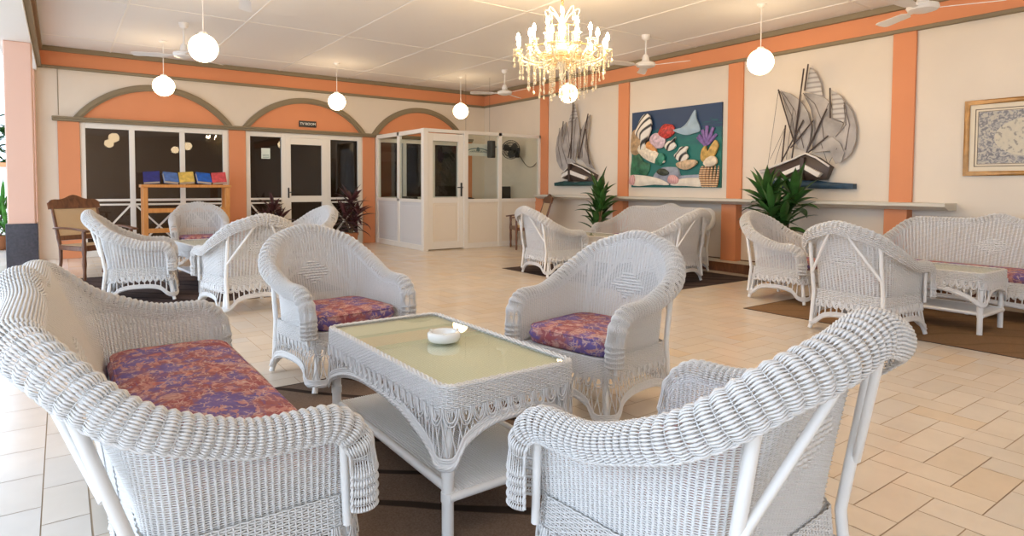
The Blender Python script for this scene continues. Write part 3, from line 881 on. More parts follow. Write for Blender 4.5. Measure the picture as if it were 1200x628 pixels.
# dark room behind the glass
wall_boxes('floor_tv_room', [(-.3, XR, YB + .15, 15.6, -.01, .002)], M['coir'])
wall_boxes('wall_tv_room', [(-.3, XR, 15.6, 15.7, 0, ZC), (XR, XR + .1, YB + .15, 15.7, 0, ZC), (-.3, XR, YB + .15, 15.7, ZC, ZC + .1)],
           simple('brown_tv_room_paint', (.46, .33, .24), .8))
# sign above the door
def text_mesh(s, size, depth=.002):
    cu = bpy.data.curves.new('lettering', 'FONT'); cu.body = s; cu.size = size; cu.extrude = depth; cu.align_x = 'CENTER'; cu.align_y = 'CENTER'
    ob = bpy.data.objects.new('tmp_text', cu); COL.objects.link(ob)
    dg = bpy.context.evaluated_depsgraph_get()
    me = bpy.data.meshes.new_from_object(ob.evaluated_get(dg)); bpy.data.objects.remove(ob); bpy.data.curves.remove(cu)
    return me
sg = MB(); sg.bb(3.77, 4.11, YB - .045, YB - .022, 2.335, 2.455, .004)
sign = sg.build('door_sign', M['black']); tag(sign, 'small black sign with white TV ROOM lettering above the glazed door', 'sign')
me = text_mesh('TV ROOM', .068); me.name = 'lettering'; me.materials.append(M['signwhite'])
o = bpy.data.objects.new('lettering', me); COL.objects.link(o); o.parent = sign
o.location = (3.94, YB - .047, 2.395); o.rotation_euler = (PI / 2, 0, 0); o.scale = (1, 1, 1)
# notice on the window
nb = MB(); nb.bb(3.085, 3.245, YB + .048, YB + .0525, 1.70, 1.90)
nt_ = nb.build('paper_notice', M['paper']); tag(nt_, 'small pale green notice stuck on the smoked glass beside the door', 'notice')
lb = MB()
for z in (1.77, 1.745, 1.72): lb.bb(3.105, 3.225, YB + .0455, YB + .048, z, z + .010)
lb.build('print', M['ink'], nt_)

# ------------------------------------------------------------------ glazed office in the corner
YO = 10.19; XO = 5.40
P_ = M['white']
def post(mb, x0, x1, y0, y1, z0=0, z1=2.25): mb.bb(x0, x1, y0, y1, z0, z1, .004)
fs = MB()
post(fs, XO - .05, XO + .05, YO - .05, YO + .05); post(fs, XO - .04, XO + .04, YB - .11, YB - .03); post(fs, XO - .035, XO + .035, 11.20, 11.28)
fs.bb(XO - .035, XO + .035, YO + .05, YB - .11, 2.17, 2.25, .004); fs.bb(XO - .035, XO + .035, YO + .05, YB - .11, .89, .95, .004); fs.bb(XO - .03, XO + .03, YO + .05, YB - .11, 0, .10, .004)
ow = struct(fs.build('wall_office_side', P_))
pn = MB()
for a, b in ((YO + .05, 11.20), (11.28, YB - .11)): pn.bb(XO - .012, XO + .012, a, b, .10, .89); pn.bb(XO - .02, XO - .012, a + .06, b - .06, .17, .82, .006)
pn.build('solid_panel', simple('grey_office_panel', (.66, .66, .66), .5), ow)
g = MB(); g.bb(XO - .003, XO + .003, YO + .05, YB - .11, .95, 2.17); g.build('glass_pane', M['glass'], ow)
ff = MB()
XD0, XD1 = 5.45, 6.22
post(ff, XD1, XD1 + .09, YO - .045, YO + .045); post(ff, 7.02, 7.10, YO - .04, YO + .04); post(ff, 8.03, XR, YO - .04, YO + .04)
ff.bb(XD0, XR, YO - .04, YO + .04, 2.185, 2.25, .004); ff.bb(XD1 + .09, 8.03, YO - .035, YO + .035, .885, .95, .004); ff.bb(XD1 + .09, 8.03, YO - .03, YO + .03, 0, .10, .004)
ow2 = struct(ff.build('wall_office_front', P_))
pn = MB()
for a, b in ((XD1 + .09, 7.02), (7.10, 8.03)): pn.bb(a, b, YO - .012, YO + .012, .10, .885); pn.bb(a + .05, b - .05, YO - .02, YO - .012, .15, .835, .006)
pn.build('solid_panel', M['office_panel'], ow2)
g = MB(); g.bb(XD1 + .09, 8.03, YO - .003, YO + .003, .95, 2.185); g.build('glass_pane', M['glass'], ow2)
dr = MB()
dr.bb(XD0, XD0 + .11, YO - .025, YO + .02, .02, 2.17, .005); dr.bb(XD1 - .12, XD1, YO - .025, YO + .02, .02, 2.17, .005)
dr.bb(XD0 + .11, XD1 - .12, YO - .025, YO + .02, 2.03, 2.17, .005); dr.bb(XD0 + .11, XD1 - .12, YO - .025, YO + .02, .88, .98, .005); dr.bb(XD0 + .11, XD1 - .12, YO - .025, YO + .02, .02, .16, .005)
d2 = struct(dr.build('door_2', P_))
pn = MB(); pn.bb(XD0 + .11, XD1 - .12, YO - .008, YO + .012, .16, .88); pn.bb(XD0 + .15, XD1 - .16, YO - .018, YO - .008, .20, .84, .008); pn.build('door_panel', M['office_panel'], d2)
g = MB(); g.bb(XD0 + .11, XD1 - .12, YO - .002, YO + .003, .98, 2.03); g.build('glass_pane', M['glass'], d2)
hd = MB(); hd.bb(XD1 - .075, XD1 - .035, YO - .036, YO - .025, 1.0, 1.26, .004); hd.tube([(XD1 - .055, YO - .03, 1.17), (XD1 - .055, YO - .08, 1.17), (XD1 - .17, YO - .085, 1.17)], .010, 8, up=(0, 0, 1)); hd.build('door_handle', M['black'], d2)

# ------------------------------------------------------------------ outside, beyond the open side
wall_boxes('wall_garden', [(-8, -.3, 19.0, 19.2, 0, 1.60)], simple('white_garden_wall', (.85, .85, .85), .8))
wall_boxes('trim_garden_wall', [(-8, -.3, 18.94, 19.26, 1.60, 1.70)], M['orange'])
# ------------------------------------------------------------------ furniture layout
M['mat_top'] = stripes('pale_green_slats', (.70, .68, .57), (.82, .79, .69), 28, 'X', .6, .3)
def face(f): return math.atan2(f[0], -f[1])
def place(root, x, y, f, label, cat='armchair', group=None):
    root.location = (x, y, root.location.z); root.rotation_euler = (0, 0, face(f)); tag(root, label, cat, group)
    return root

CN = make_seat('wicker_armchair', True, hw=.285)
CF = make_seat('wicker_armchair', False, hw=.285)
SN = make_seat('wicker_sofa', True, hw=.86, flat=.54, hump=.052, diamond=.15, yf=-.30)
SF = make_seat('wicker_sofa', False, hw=.86, flat=.55, hump=.06, diamond=.17, yf=-.31)
TN = make_table('wicker_coffee_table', True, .29, .555, .53)
TF = make_table('wicker_coffee_table', False, .275, .55, .50)

GC = 'white wicker armchairs of the lounge'
place(CN, 1.385, 1.01, (-.07, 1), 'white wicker armchair seen from behind at the near end of the big glass table', group=GC)
place(copy_tree(CN), 1.41, 3.92, (.13, -.99), 'white wicker armchair with red cushion at the far end of the nearest coffee table', group=GC)
place(copy_tree(CN), 2.45, 2.52, (-.98, -.18), 'white wicker armchair with red cushion right of the table with the ashtray', group=GC)
FAR = [
    (.60, 7.62, (1, -.15), 'white wicker armchair in profile, facing right, in front of the dark wooden cane chair'),
    (1.44, 6.36, (-.17, .985), 'white wicker armchair showing its braced back, left of the potted dark red plants'),
    (1.68, 10.35, (-.12, -1), 'white wicker armchair facing the viewer in front of the wooden rack of books'),
    (2.50, 8.1, (-.95, -.2), 'white wicker armchair mostly hidden, its rolled back tip showing before the TV room door'),
    (5.36, 6.55, (.98, -.1), 'white wicker armchair nearest the office door, its plain back turned to the viewer'),
    (6.27, 5.18, (-.12, .99), 'white wicker armchair with splayed back struts, at the near end of the distant sofa'),
    (6.35, 3.72, (.05, -1), 'white wicker armchair in profile with red cushion, beside the green bushy plant'),
    (5.34, 2.44, (1, -.07), 'white wicker armchair with V braces on its back, before the small right hand table'),
]
for i, (x, y, f, lab) in enumerate(FAR):
    place(CF if i == 0 else copy_tree(CF), x, y, f, lab, group=GC)
GS = 'white wicker sofas'
place(SN, .345, 2.51, (1, .0), 'large white wicker sofa with floral seat cushion, nearest the viewer', 'sofa', GS)
place(SF, 7.22, 2.2, (-1, 0), 'white wicker sofa by the right wall under the framed map', 'sofa', GS)
place(copy_tree(SF), 7.20, 6.38, (-1, 0), 'white wicker sofa below the undersea picture, beside the tall green plant', 'sofa', GS)
GT = 'white wicker coffee tables'
def place_t(t, x, y, rz, lab):
    t.location = (x, y, 0); t.rotation_euler = (0, 0, rz); tag(t, lab, 'table', GT)
place_t(TN, 1.283, 2.30, 0, 'large wicker coffee table with green glass top carrying a white ashtray')
place_t(TF, 6.28, 2.35, 0, 'wicker coffee table between the braced armchair and the right wall sofa')
place_t(copy_tree(TF), 6.25, 6.55, 0, 'wicker coffee table in front of the distant sofa and tall plant')
place_t(copy_tree(TF), 1.42, 8.15, .1, 'wicker coffee table among the left rear armchairs, half hidden by chairs')

# ashtray on the near table
ash = MB(); ash.lathe([(.0, .0), (.052, .0), (.066, .006), (.071, .02), (.070, .036), (.064, .043), (.056, .044), (.049, .038), (.046, .016), (.0, .014)], n=40)
a = ash.build('ashtray', M['ceramic'], autosmooth=50); a.location = (1.31, 2.30, .532); tag(a, 'round white ceramic ashtray on the glass table top', 'ashtray')
rest_ = simple('shaded_ceramic', (.70, .70, .68), .3)
for k in range(3):
    ng = MB(); ng.box((.060 * math.cos(k * 2.094), .060 * math.sin(k * 2.094), .0435), (.02, .010, .003), rz=k * 2.094, bev=.001); ng.build('cigarette_rest', rest_, a)

# rugs
def rug(name, x0, x1, y0, y1, mat, label):
    mb = MB(); mb.bb(x0, x1, y0, y1, .0003, .004, .001); o = mb.build(name, mat)
    bd = MB()
    for b in ((x0 - .012, x0, y0 - .012, y1 + .012), (x1, x1 + .012, y0 - .012, y1 + .012), (x0, x1, y0 - .012, y0), (x0, x1, y1, y1 + .012)): bd.bb(*b, .0003, .0046, .001)
    bd.build('binding', simple(name + '_binding', (.06, .038, .025), .9), o)
    tag(o, label, 'rug'); return o
rug('lounge_rug', .30, 2.02, 1.0, 3.75, M['rug'], 'dark brown rug with curved lines under the nearest table')
rug('lounge_rug', 5.46, 7.45, .9, 3.60, M['coir'], 'plain brown rug under the right hand seating group')
rug('lounge_rug', 5.2, 7.35, 4.7, 7.40, M['darkrug'], 'dark rug under the distant seating group by the office')
rug('lounge_rug', .12, 2.6, 6.9, 9.6, M['darkrug'], 'dark rug under the left rear wicker chairs')
# the rugs carry the furniture
for o in list(COL.objects):
    if o.parent is None and o.type == 'EMPTY' and o.name.startswith('wicker'): o.location.z += .0052
a.location.z += .0052

# ------------------------------------------------------------------ dark wooden chairs
def make_wood_chair(arch=True):
    root = thing('wooden_armchair', None, None)
    W = .30
    bt = lambda z: .24 + max(0, z - .38) * .32
    for s in (-1, 1):
        lg = MB(); lg.lathe([(.016, 0), (.022, .04), (.018, .10), (.026, .20), (.022, .30), (.030, .38), (.026, .44), (.020, .50), (.026, .58), (.02, .62)], (s * W, -.27, 0), 12); lg.build('leg', M['darkwood'], root, autosmooth=40)
        zs = np.array([0, .2, .38, .6, .8, .98]); MB().tube(np.c_[np.full(6, s * (W - .02)), [bt(z) + (.05 if z < .1 else 0) for z in zs], zs], np.array([.017, .02, .023, .021, .019, .016]), 8, up=(1, 0, 0)).build('leg', M['darkwood'], root, autosmooth=40)
        ar = MB(); n = 12; t = np.linspace(0, 1, n); yy = .32 - t * .68; zz = .63 + .02 * np.sin(t * PI) - .02 * t
        ar.strands(np.c_[np.full(n, s * (W + .005)) + s * .02 * np.sin(t * PI), yy, zz][None], np.array([0, 0, 1.])[None, None], (.022 + .022 * t ** 2)[None], np.full((1, n), .014), 8, caps=True)
        ar.build('arm', M['darkwood'], root, autosmooth=50)
    fr = MB()
    fr.bb(-W, W, -.285, -.245, .36, .43, .006); fr.bb(-W, W, .215, .255, .36, .42, .006)
    for s in (-1, 1): fr.bb(s * W - .018, s * W + .018, -.25, .22, .36, .42, .006)
    fr.build('seat_frame', M['darkwood'], root)
    st = MB(); st.bb(-W + .015, W - .015, -.245, .22, .405, .425, .004); st.build('seat', M['cane'], root)
    R = Matrix.Rotation(-math.atan(.32), 3, 'X')
    tr = MB(); n = 17; xs = np.linspace(-W - .02, W + .02, n); up = .08 * np.clip(1 - (xs / W) ** 2, 0, 1) ** .8 + .02 * np.cos(xs / W * 6.28) * (np.abs(xs) < W)
    out = np.concatenate([np.c_[xs, .035 + up], [[W + .02, -.05], [-W - .02, -.05]]])
    ez = np.array(R @ Vector((0, -1, 0))); ey = np.array(R @ Vector((0, 0, 1)))
    tr.prism(out, -.015, .018, ((0, bt(.92), .92), (1, 0, 0), ey, ez)); tr.build('carved_top_rail', M['darkwood'], root)
    lr = MB(); lr.prism([(-W, -.03), (W, -.03), (W, .03), (-W, .03)], -.012, .014, ((0, bt(.50), .50), (1, 0, 0), ey, ez)); lr.build('lower_rail', M['darkwood'], root)
    cb = MB(); cb.prism([(-W + .025, -.20), (W - .025, -.20), (W - .025, .20), (-W + .025, .20)], -.004, .006, ((0, bt(.70), .70), (1, 0, 0), ey, ez)); cb.build('cane_back', M['cane'], root)
    return root
w1 = make_wood_chair()
GW = 'dark wooden armchairs'
place(w1, .34, 9.72, (.5, -.87), 'dark wooden armchair with carved top rail and cane back by the left pillar', 'chair', GW)
place(copy_tree(w1), 7.28, 9.55, (-.90, .43), 'dark wooden armchair in front of the office, behind a wicker armchair', 'chair', GW)

w1.location.z = .0052
# ------------------------------------------------------------------ rack with books
rk = thing('wooden_rack', 'varnished orange wood rack with shelves standing before the smoked windows', 'rack', (1.725, 11.85, -.0))
for sx in (-1, 1):
    for sy in (-1, 1):
        MB().box((sx * .62, sy * .14, .575), (.075, .05, 1.15), bev=.006).build('upright', M['orangewood'], rk)
for z in (1.175, .76, .43, .10):
    mb = MB(); mb.box((0, 0, z), (1.36 if z > 1 else 1.19, .36 if z > 1 else .31, .05), bev=.006); mb.build('shelf', M['orangewood'], rk)
    if z < 1:
        mb = MB(); mb.box((0, -.163, z + .012), (1.165, .02, .075), bev=.004); mb.build('shelf_lip', M['orangewood'], rk)
bk = [(-.51, (.015, .02, .16), .235, -.06, 'navy blue book leaning on the rack top, leftmost of five'), (-.25, (.08, .17, .46), .22, .05, 'pale blue patterned book on the rack top beside the navy one'),
      (.0, (.60, .42, .09), .225, .03, 'yellow book lying in the middle of the rack top'), (.25, (.01, .11, .52), .23, .05, 'bright blue book on the rack top between yellow and red'), (.51, (.55, .07, .08), .225, -.04, 'red book lying at the right end of the rack top')]
for i, (x, c, w, rz, lab) in enumerate(bk):
    t = thing('book', lab, 'book', (1.725 + x, 11.82, 1.2005), rz, 'books on the wooden rack')
    tl = math.radians(44 if i % 2 else 50); R_ = np.array(Matrix.Rotation(tl, 3, 'X') @ Matrix.Rotation(math.radians(8 if i % 2 else -6), 3, 'Y'))
    h0 = .055
    cm = simple('book_cover', c, .4, var=.3, vscale=14)
    cv = MB()
    for dz in (-.026, .026): cv.box((0, 0, h0 + dz), (w, .22, .005), R=None)
    cv.box((0, .11, h0), (w, .006, .057))
    cv.V = [np.concatenate(cv.V) @ R_.T]; cv.V[0][:, 2] -= cv.V[0][:, 2].min(); cv.build('cover', cm, t)
    pg = MB(); pg.box((0, -.003, h0), (w - .012, .21, .046)); pg.V = [np.concatenate(pg.V) @ R_.T]
    pg.V[0][:, 2] += .006 - (pg.V[0][:, 2].min()); pg.build('pages', simple('book_pages', (.7, .66, .58), .8), t)

# ------------------------------------------------------------------ office contents
dk = thing('office_desk', 'pale office desk behind the glass partition', 'desk', (7.27, 11.3, 0))
MB().box((0, 0, .735), (1.5, .7, .035), bev=.005).build('desk_top', M['white'], dk)
for sx in (-1, 1): MB().box((sx * .70, 0, .36), (.04, .62, .715), bev=.004).build('side_panel', M['white'], dk)
mo = thing('computer_monitor', 'black computer monitor on the desk inside the glazed office', 'monitor', (7.86, 11.14, .7525), .35)
MB().box((0, 0, .27), (.46, .03, .34), bev=.008).build('screen', M['black'], mo)
MB().box((0, .03, .1), (.05, .03, .18), bev=.004).build('stand', M['black'], mo)
MB().box((0, .03, .008), (.24, .18, .015), bev=.004).build('foot', M['black'], mo)
pr = thing('office_printer', 'black box shaped printer seen through the side glass of the office', 'printer', (5.75, 11.62, .76), .1)
MB().box((0, 0, .11), (.34, .32, .22), bev=.02).build('printer_body', M['black'], pr)
MB().box((0, -.18, .05), (.24, .10, .012), bev=.003).build('paper_tray', simple('dark_grey_plastic', (.05, .05, .05), .4), pr)
sd = thing('side_cabinet', 'low pale cabinet under the printer inside the office', 'cabinet', (5.75, 11.62, 0), .1)
MB().box((0, 0, .38), (.5, .5, .76), bev=.006).build('cabinet_body', M['office_panel'], sd)
MB().box((0, -.256, .38), (.46, .014, .70), bev=.003).build('door', M['white'], sd)
oc = thing('office_chair', 'dark swivel chair back visible above the office desk', 'chair', (6.50, 10.60, 0), 2.9)
MB().lathe([(.0, .42), (.2, .42), (.24, .45), (.24, .49), (.20, .52), (0, .53)], n=20).build('seat', M['black'], oc, autosmooth=40)
n = 14; t = np.linspace(-1, 1, n); th = np.linspace(0, 1, 8)
bkp = np.array([[(.21 * a_ * (1 - .25 * b_ ** 3), .20 + .03 * b_ - .06 * a_ * a_, .60 + .38 * b_ - .04 * a_ * a_ * b_) for a_ in t] for b_ in th])
mb = MB(); mb.grid(bkp); mb.grid((bkp + np.array([0, .05, 0]))[:, ::-1]); mb.build('backrest', M['black'], oc, smooth=True)
MB().tube([(0, 0, .06), (0, 0, .43)], .025, 10).build('column', M['chrome'], oc, autosmooth=40)
MB().tube([(0, .10, .45), (0, .27, .48), (0, .24, .70)], .018, 8, up=(1, 0, 0)).build('back_bracket', M['black'], oc, autosmooth=40)
for k in range(5):
    a_ = k * 2 * PI / 5; mb = MB(); mb.tube([(0, 0, .08), (.26 * math.cos(a_), .26 * math.sin(a_), .06)], .016, 8, up=(0, 0, 1)); mb.sphere((.27 * math.cos(a_), .27 * math.sin(a_), .028), .028, 10, 8); mb.build('leg', M['black'], oc, autosmooth=40)
# hanging sign board in the office
sb = thing('hanging_board', 'white hanging board with a scalloped emblem inside the office glass', 'sign', (6.72, 10.45, 0))
MB().box((0, 0, 1.915), (.66, .016, .24), bev=.004).build('board', M['signwhite'], sb)
em = MB(); aa = np.linspace(0, PI, 24)
em.prism(np.concatenate([np.c_[.27 * np.cos(aa), .09 * np.sin(aa) - .05], np.c_[.25 * np.cos(aa[::-1]), .07 * np.sin(aa[::-1]) - .05]]), 0, .004, ((0, -.0085, 1.915), (1, 0, 0), (0, 0, 1), (0, -1, 0)))
for k in range(-4, 5): em.prism([(k * .05 - .014, -.05), (k * .05 + .014, -.05), (k * .03, .03 - abs(k) * .010)], 0, .004, ((0, -.0085, 1.915), (1, 0, 0), (0, 0, 1), (0, -1, 0)))
em.prism(np.c_[.035 * np.cos(aa * 2), .045 * np.sin(aa * 2) + .01], .001, .006, ((0, -.0085, 1.915), (1, 0, 0), (0, 0, 1), (0, -1, 0)))
em.build('emblem', simple('blue_grey_emblem', (.13, .22, .26), .6), sb)
for sx in (-1, 1): MB().tube([(sx * .28, 0, 2.03), (sx * .28, 0, ZC)], .002, 6).build('hanging_wire', M['black'], sb)
# wall fan in the office
sp_ = thing('wall_speaker', 'small black speaker fixed to the partition post inside the office', 'speaker', (6.95, 10.31, 1.93), .25)
MB().box((0, 0, 0), (.13, .12, .34), bev=.012).build('cabinet', M['black'], sp_)
MB().tube([(.0, .0, .05), (.10, -.06, .05)], .012, 8).build('bracket', M['black'], sp_)
wf = thing('wall_fan', 'black wall mounted fan inside the office on the right wall', 'fan', (XR, 10.98, 1.98))
mb = MB(); mb.box((-.03, 0, -.05), (.06, .12, .22), bev=.012); mb.tube([(-.05, 0, -.04), (-.12, -.02, -.02), (-.16, -.04, 0)], .03, 10, up=(0, 1, 0)); mb.build('wall_bracket', M['black'], wf, autosmooth=40)
mb = MB(); mb.sphere((-.19, -.05, 0), .085, 16, 10, sc=(1.2, 1.1, 1)); mb.build('motor', M['black'], wf, smooth=True)
cg = MB(); cx_ = np.array([-.30, -.13, 0.]); nn_ = nrm(np.array([-.75, -.62, 0.])); e1 = nrm(np.cross(nn_, [0, 0, 1.])); e2 = np.cross(e1, nn_)
for r_, dd in ((.20, 0), (.15, .035), (.09, .05), (.05, .052), (.20, -.03), (.15, -.05)):
    a_ = np.arange(32) * 2 * PI / 32; cg.strands((cx_ + nn_ * dd + r_ * (np.cos(a_)[:, None] * e1 + np.sin(a_)[:, None] * e2))[None], nn_[None, None], .0055, None, 5, None, True)
for k in range(32):
    a_ = k * 2 * PI / 32; d_ = math.cos(a_) * e1 + math.sin(a_) * e2
    cg.tube([cx_ + nn_ * .05 + d_ * .03, cx_ + nn_ * .035 + d_ * .15, cx_ + d_ * .20, cx_ - nn_ * .03 + d_ * .20, cx_ - nn_ * .05 + d_ * .10], .003, 4, up=nn_)
cg.build('cage', M['black'], wf, smooth=True)
bm_ = simple('dark_fan_blade', (.025, .025, .028), .4)
for k in range(3):
    a_ = k * 2 * PI / 3 + .5; d_ = math.cos(a_) * e1 + math.sin(a_) * e2; t_ = -math.sin(a_) * e1 + math.cos(a_) * e2; t2_ = nrm(t_ + .35 * nn_)
    mb = MB(); mb.prism([(.02, -.03), (.10, -.085), (.17, -.075), (.18, .03), (.09, .07), (.02, .03)], -.003, .003, (cx_, d_, t2_, np.cross(d_, t2_))); mb.build('blade', bm_, wf)
cw = MB(); t_ = np.linspace(0, 1, 20); cw.tube(np.c_[np.full(20, XR - .012), 10.9 - t_ * .62, 1.86 - .26 * np.sin(t_ * 2.6)], .006, 6, up=(1, 0, 0)); o = cw.build('fan_cable', M['black']); tag(o, 'dark cable looping along the office wall below the fan', 'cable')

# ------------------------------------------------------------------ pendant globes
def make_pendant():
    r = thing('pendant_lamp', None, None)
    MB().lathe([(0, 0), (.055, 0), (.055, -.012), (.03, -.035), (.008, -.04), (0, -.04)][::-1], n=20).build('ceiling_rose', M['fan'], r, autosmooth=40)
    MB().tube([(0, 0, -.03), (0, 0, -.52)], .0055, 6).build('cord', M['fan'], r)
    MB().lathe([(0, -.565), (.045, -.56), (.05, -.53), (.035, -.505), (.012, -.50), (0, -.50)], n=20).build('lamp_holder', M['fan'], r, autosmooth=40)
    MB().sphere((0, 0, -.68), .150, 32, 20).build('globe', M['globe'], r, smooth=True)
    return r
pd = make_pendant()
GP = 'white globe pendant lamps'
spots = [(1.29, 7.55, 'largest white globe pendant at the upper left, next to a ceiling fan'), (1.29, 10.80, 'white globe pendant in front of the left arch over the windows'),
         (4.02, 10.90, 'white globe pendant before the middle arch, right of the TV ROOM sign'), (6.50, 10.74, 'white globe pendant in front of the right arch over the office'),
         (6.63, 7.63, 'white globe pendant showing just below the crystal chandelier'), (6.78, 4.33, 'white globe pendant between the undersea picture and the large ship relief'),
         ] + [(x, y, 'white globe pendant behind the viewer, mirrored in the smoked windows') for x, y in ((1.40, 1.05), (1.45, -2.4), (4.0, -2.2), (4.0, -5.5), (6.65, 1.05))]
for i, (x, y, lab) in enumerate(spots):
    p = pd if i == 0 else copy_tree(pd); p.location = (x, y, ZC); tag(p, lab, 'lamp', GP)

# ------------------------------------------------------------------ ceiling fans
def make_fan():
    r = thing('ceiling_fan', None, None)
    MB().lathe([(0, -.085), (.012, -.085), (.05, -.06), (.062, -.015), (.062, 0), (0, 0)], n=20).build('canopy', M['fan'], r, autosmooth=40)
    MB().tube([(0, 0, -.05), (0, 0, -.30)], .012, 10).build('downrod', M['fan'], r, autosmooth=40)
    MB().lathe([(0, -.475), (.06, -.47), (.125, -.45), (.14, -.425), (.135, -.40), (.10, -.385), (.055, -.37), (.045, -.31), (.03, -.28), (.015, -.275), (0, -.275)], n=28).build('motor_housing', M['fan'], r, autosmooth=40)
    for k in range(3):
        a = k * 2 * PI / 3; d = np.array([math.cos(a), math.sin(a), 0]); t = np.array([-math.sin(a), math.cos(a), 0]) * .97 + np.array([0, 0, .22])
        b = MB(); b.prism([(.11, -.02), (.20, -.022), (.24, -.055), (.60, -.065), (.64, -.05), (.65, 0), (.64, .05), (.60, .062), (.24, .05), (.20, .022), (.11, .02)], -.003, .003, ((0, 0, -.435), d, nrm(t), np.cross(d, nrm(t))))
        b.build('blade', M['fan'], r)
    return r
fn = make_fan()
GF = 'white ceiling fans'
for i, (x, y, rz, lab) in enumerate([(1.38, 9.45, .62, 'white ceiling fan at the left, between two globe pendants'), (6.77, 9.60, .5, 'distant white ceiling fan near the far corner, left of the chandelier'),
                                 (6.83, 6.18, .85, 'white ceiling fan right of the chandelier with its blade along the frieze'), (6.80, 2.62, 1.0, 'white ceiling fan at the top right above the map'),
                                 (1.38, 6.02, 1.35, 'white ceiling fan cut off by the top of the picture, one blade tip showing')]):
    p = fn if i == 0 else copy_tree(fn); p.location = (x, y, ZC); p.rotation_euler = (0, 0, rz); tag(p, lab, 'fan', GF)
# ------------------------------------------------------------------ chandelier
def chandelier():
    r = thing('crystal_chandelier', 'lit crystal chandelier with candle bulbs and hanging drops', 'chandelier', (3.94, 4.63, 0))
    G = M['gold']
    MB().lathe([(0, ZC - .07), (.02, ZC - .07), (.06, ZC - .03), (.07, ZC), (0, ZC)], n=20).build('ceiling_rose', M['fan'], r, autosmooth=40)
    ch = MB()
    nl = 13
    for i in range(nl):
        z = 2.93 + (ZC - .07 - 2.93) * (i + .5) / nl; a = np.arange(10) * 2 * PI / 10; e = np.array([1., 0, 0]) if i % 2 else np.array([0, 1., 0])
        P = np.array([0, 0, z]) + np.cos(a)[:, None] * e * .012 + np.sin(a)[:, None] * np.array([0, 0, .021]); ch.strands(P[None], np.cross(e, [0, 0, 1.])[None, None], .0035, None, 5, None, True)
    ch.build('chain', G, r, smooth=True)
    MB().lathe([(0, 2.22), (.012, 2.23), (.03, 2.27), (.012, 2.30), (.02, 2.34), (.05, 2.38), (.03, 2.43), (.018, 2.48), (.05, 2.53), (.035, 2.58), (.015, 2.62), (.03, 2.68), (.045, 2.72), (.02, 2.77), (.012, 2.84), (.025, 2.88), (.01, 2.93), (0, 2.94)], n=20).build('stem', M['crystal'], r, autosmooth=50)
    MB().lathe([(.02, 2.395), (.12, 2.40), (.19, 2.43), (.22, 2.47), (.215, 2.475), (.18, 2.44), (.11, 2.41), (.02, 2.405)], n=32).build('glass_bowl', M['drop'], r, smooth=True)
    # arms with candles
    def arm(a, R, z0, z1, zc):
        d = np.array([math.cos(a), math.sin(a), 0]); t = np.linspace(0, 1, 14)
        rad = .03 + (R - .03) * t; z = z0 - .09 * np.sin(t * PI * .95) + (z1 - z0) * t ** 3
        P = d * rad[:, None] + np.array([0, 0, 1.]) * z[:, None]
        ar = MB(); ar.strands(P[None], np.cross(d, [0, 0, 1.])[None, None], .008, None, 8, caps=True); ao = ar.build('arm', M['crystal'], r, smooth=True)
        c = d * R
        MB().lathe([(.006, z1), (.02, z1 + .004), (.046, z1 + .02), (.048, z1 + .024), (.02, z1 + .012), (.012, z1 + .03), (0, z1 + .03)], c, 14).build('drip_pan', M['drop'], ao, smooth=True)
        MB().tube([c + [0, 0, z1 + .02], c + [0, 0, zc]], .011, 10).build('candle_sleeve', M['ceramic'], ao, autosmooth=40)
        MB().lathe([(0, zc), (.010, zc), (.0195, zc + .018), (.0165, zc + .040), (.006, zc + .068), (0, zc + .076)], c, 12).build('candle_bulb', M['bulb'], ao, smooth=True)
        for q in range(3):
            aa = a + (q - 1) * 2.1; b = c + .044 * np.array([math.cos(aa), math.sin(aa), 0])
            drop(b, z1 + .012, .10 + .02 * (q == 1), ao)
    def drop(b, z, L, parent):
        mb = MB(); nb = max(1, int((L - .05) / .016))
        for i in range(nb): mb.sphere((b[0], b[1], z - .008 - i * .016), .0065, 6, 4)
        zt = z - nb * .016 - .004
        mb.lathe([(0, zt), (.004, zt - .006), (.012, zt - .028), (.0095, zt - .040), (0, zt - .048)], (b[0], b[1], 0), 6)
        mb.build('crystal_drop', M['drop'], parent)
    for k in range(12): arm(k * 2 * PI / 12 + .13, .435, 2.47, 2.47, 2.575)
    for k in range(6): arm(k * 2 * PI / 6 + .35, .27, 2.53, 2.60, 2.70)
    # curtain of drops below
    for R, n, z, L in ((.41, 24, 2.43, .19), (.33, 20, 2.42, .30), (.22, 14, 2.41, .36), (.11, 8, 2.38, .34)):
        for k in range(n):
            a = k * 2 * PI / n; drop((R * math.cos(a), R * math.sin(a), 0), z, L + .02 * math.sin(k * 2.3), r)
    drop((0, 0, 0), 2.24, .16, r)
    for R, z in ((.33, 2.425), (.22, 2.415)):
        a = np.arange(36) * 2 * PI / 36; mb = MB(); mb.strands(np.c_[R * np.cos(a), R * np.sin(a), np.full(36, z)][None], np.array([0, 0, 1.])[None, None], .005, None, 6, None, True); mb.build('drop_ring', G, r, smooth=True)
    for k in range(10):
        a = k * 2 * PI / 10; drop((.15 * math.cos(a), .15 * math.sin(a), 0), 2.72, .20, r)
    for R_, z_ in ((.16, 2.72), (.30, 2.52)):
        a = np.arange(36) * 2 * PI / 36; mb = MB(); mb.strands(np.c_[R_ * np.cos(a), R_ * np.sin(a), np.full(36, z_)][None], np.array([0, 0, 1.])[None, None], .005, None, 6, None, True); mb.build('drop_ring', G, r, smooth=True)
    for k in range(18):
        a = k * 2 * PI / 18; drop((.30 * math.cos(a), .30 * math.sin(a), 0), 2.52, .12, r)
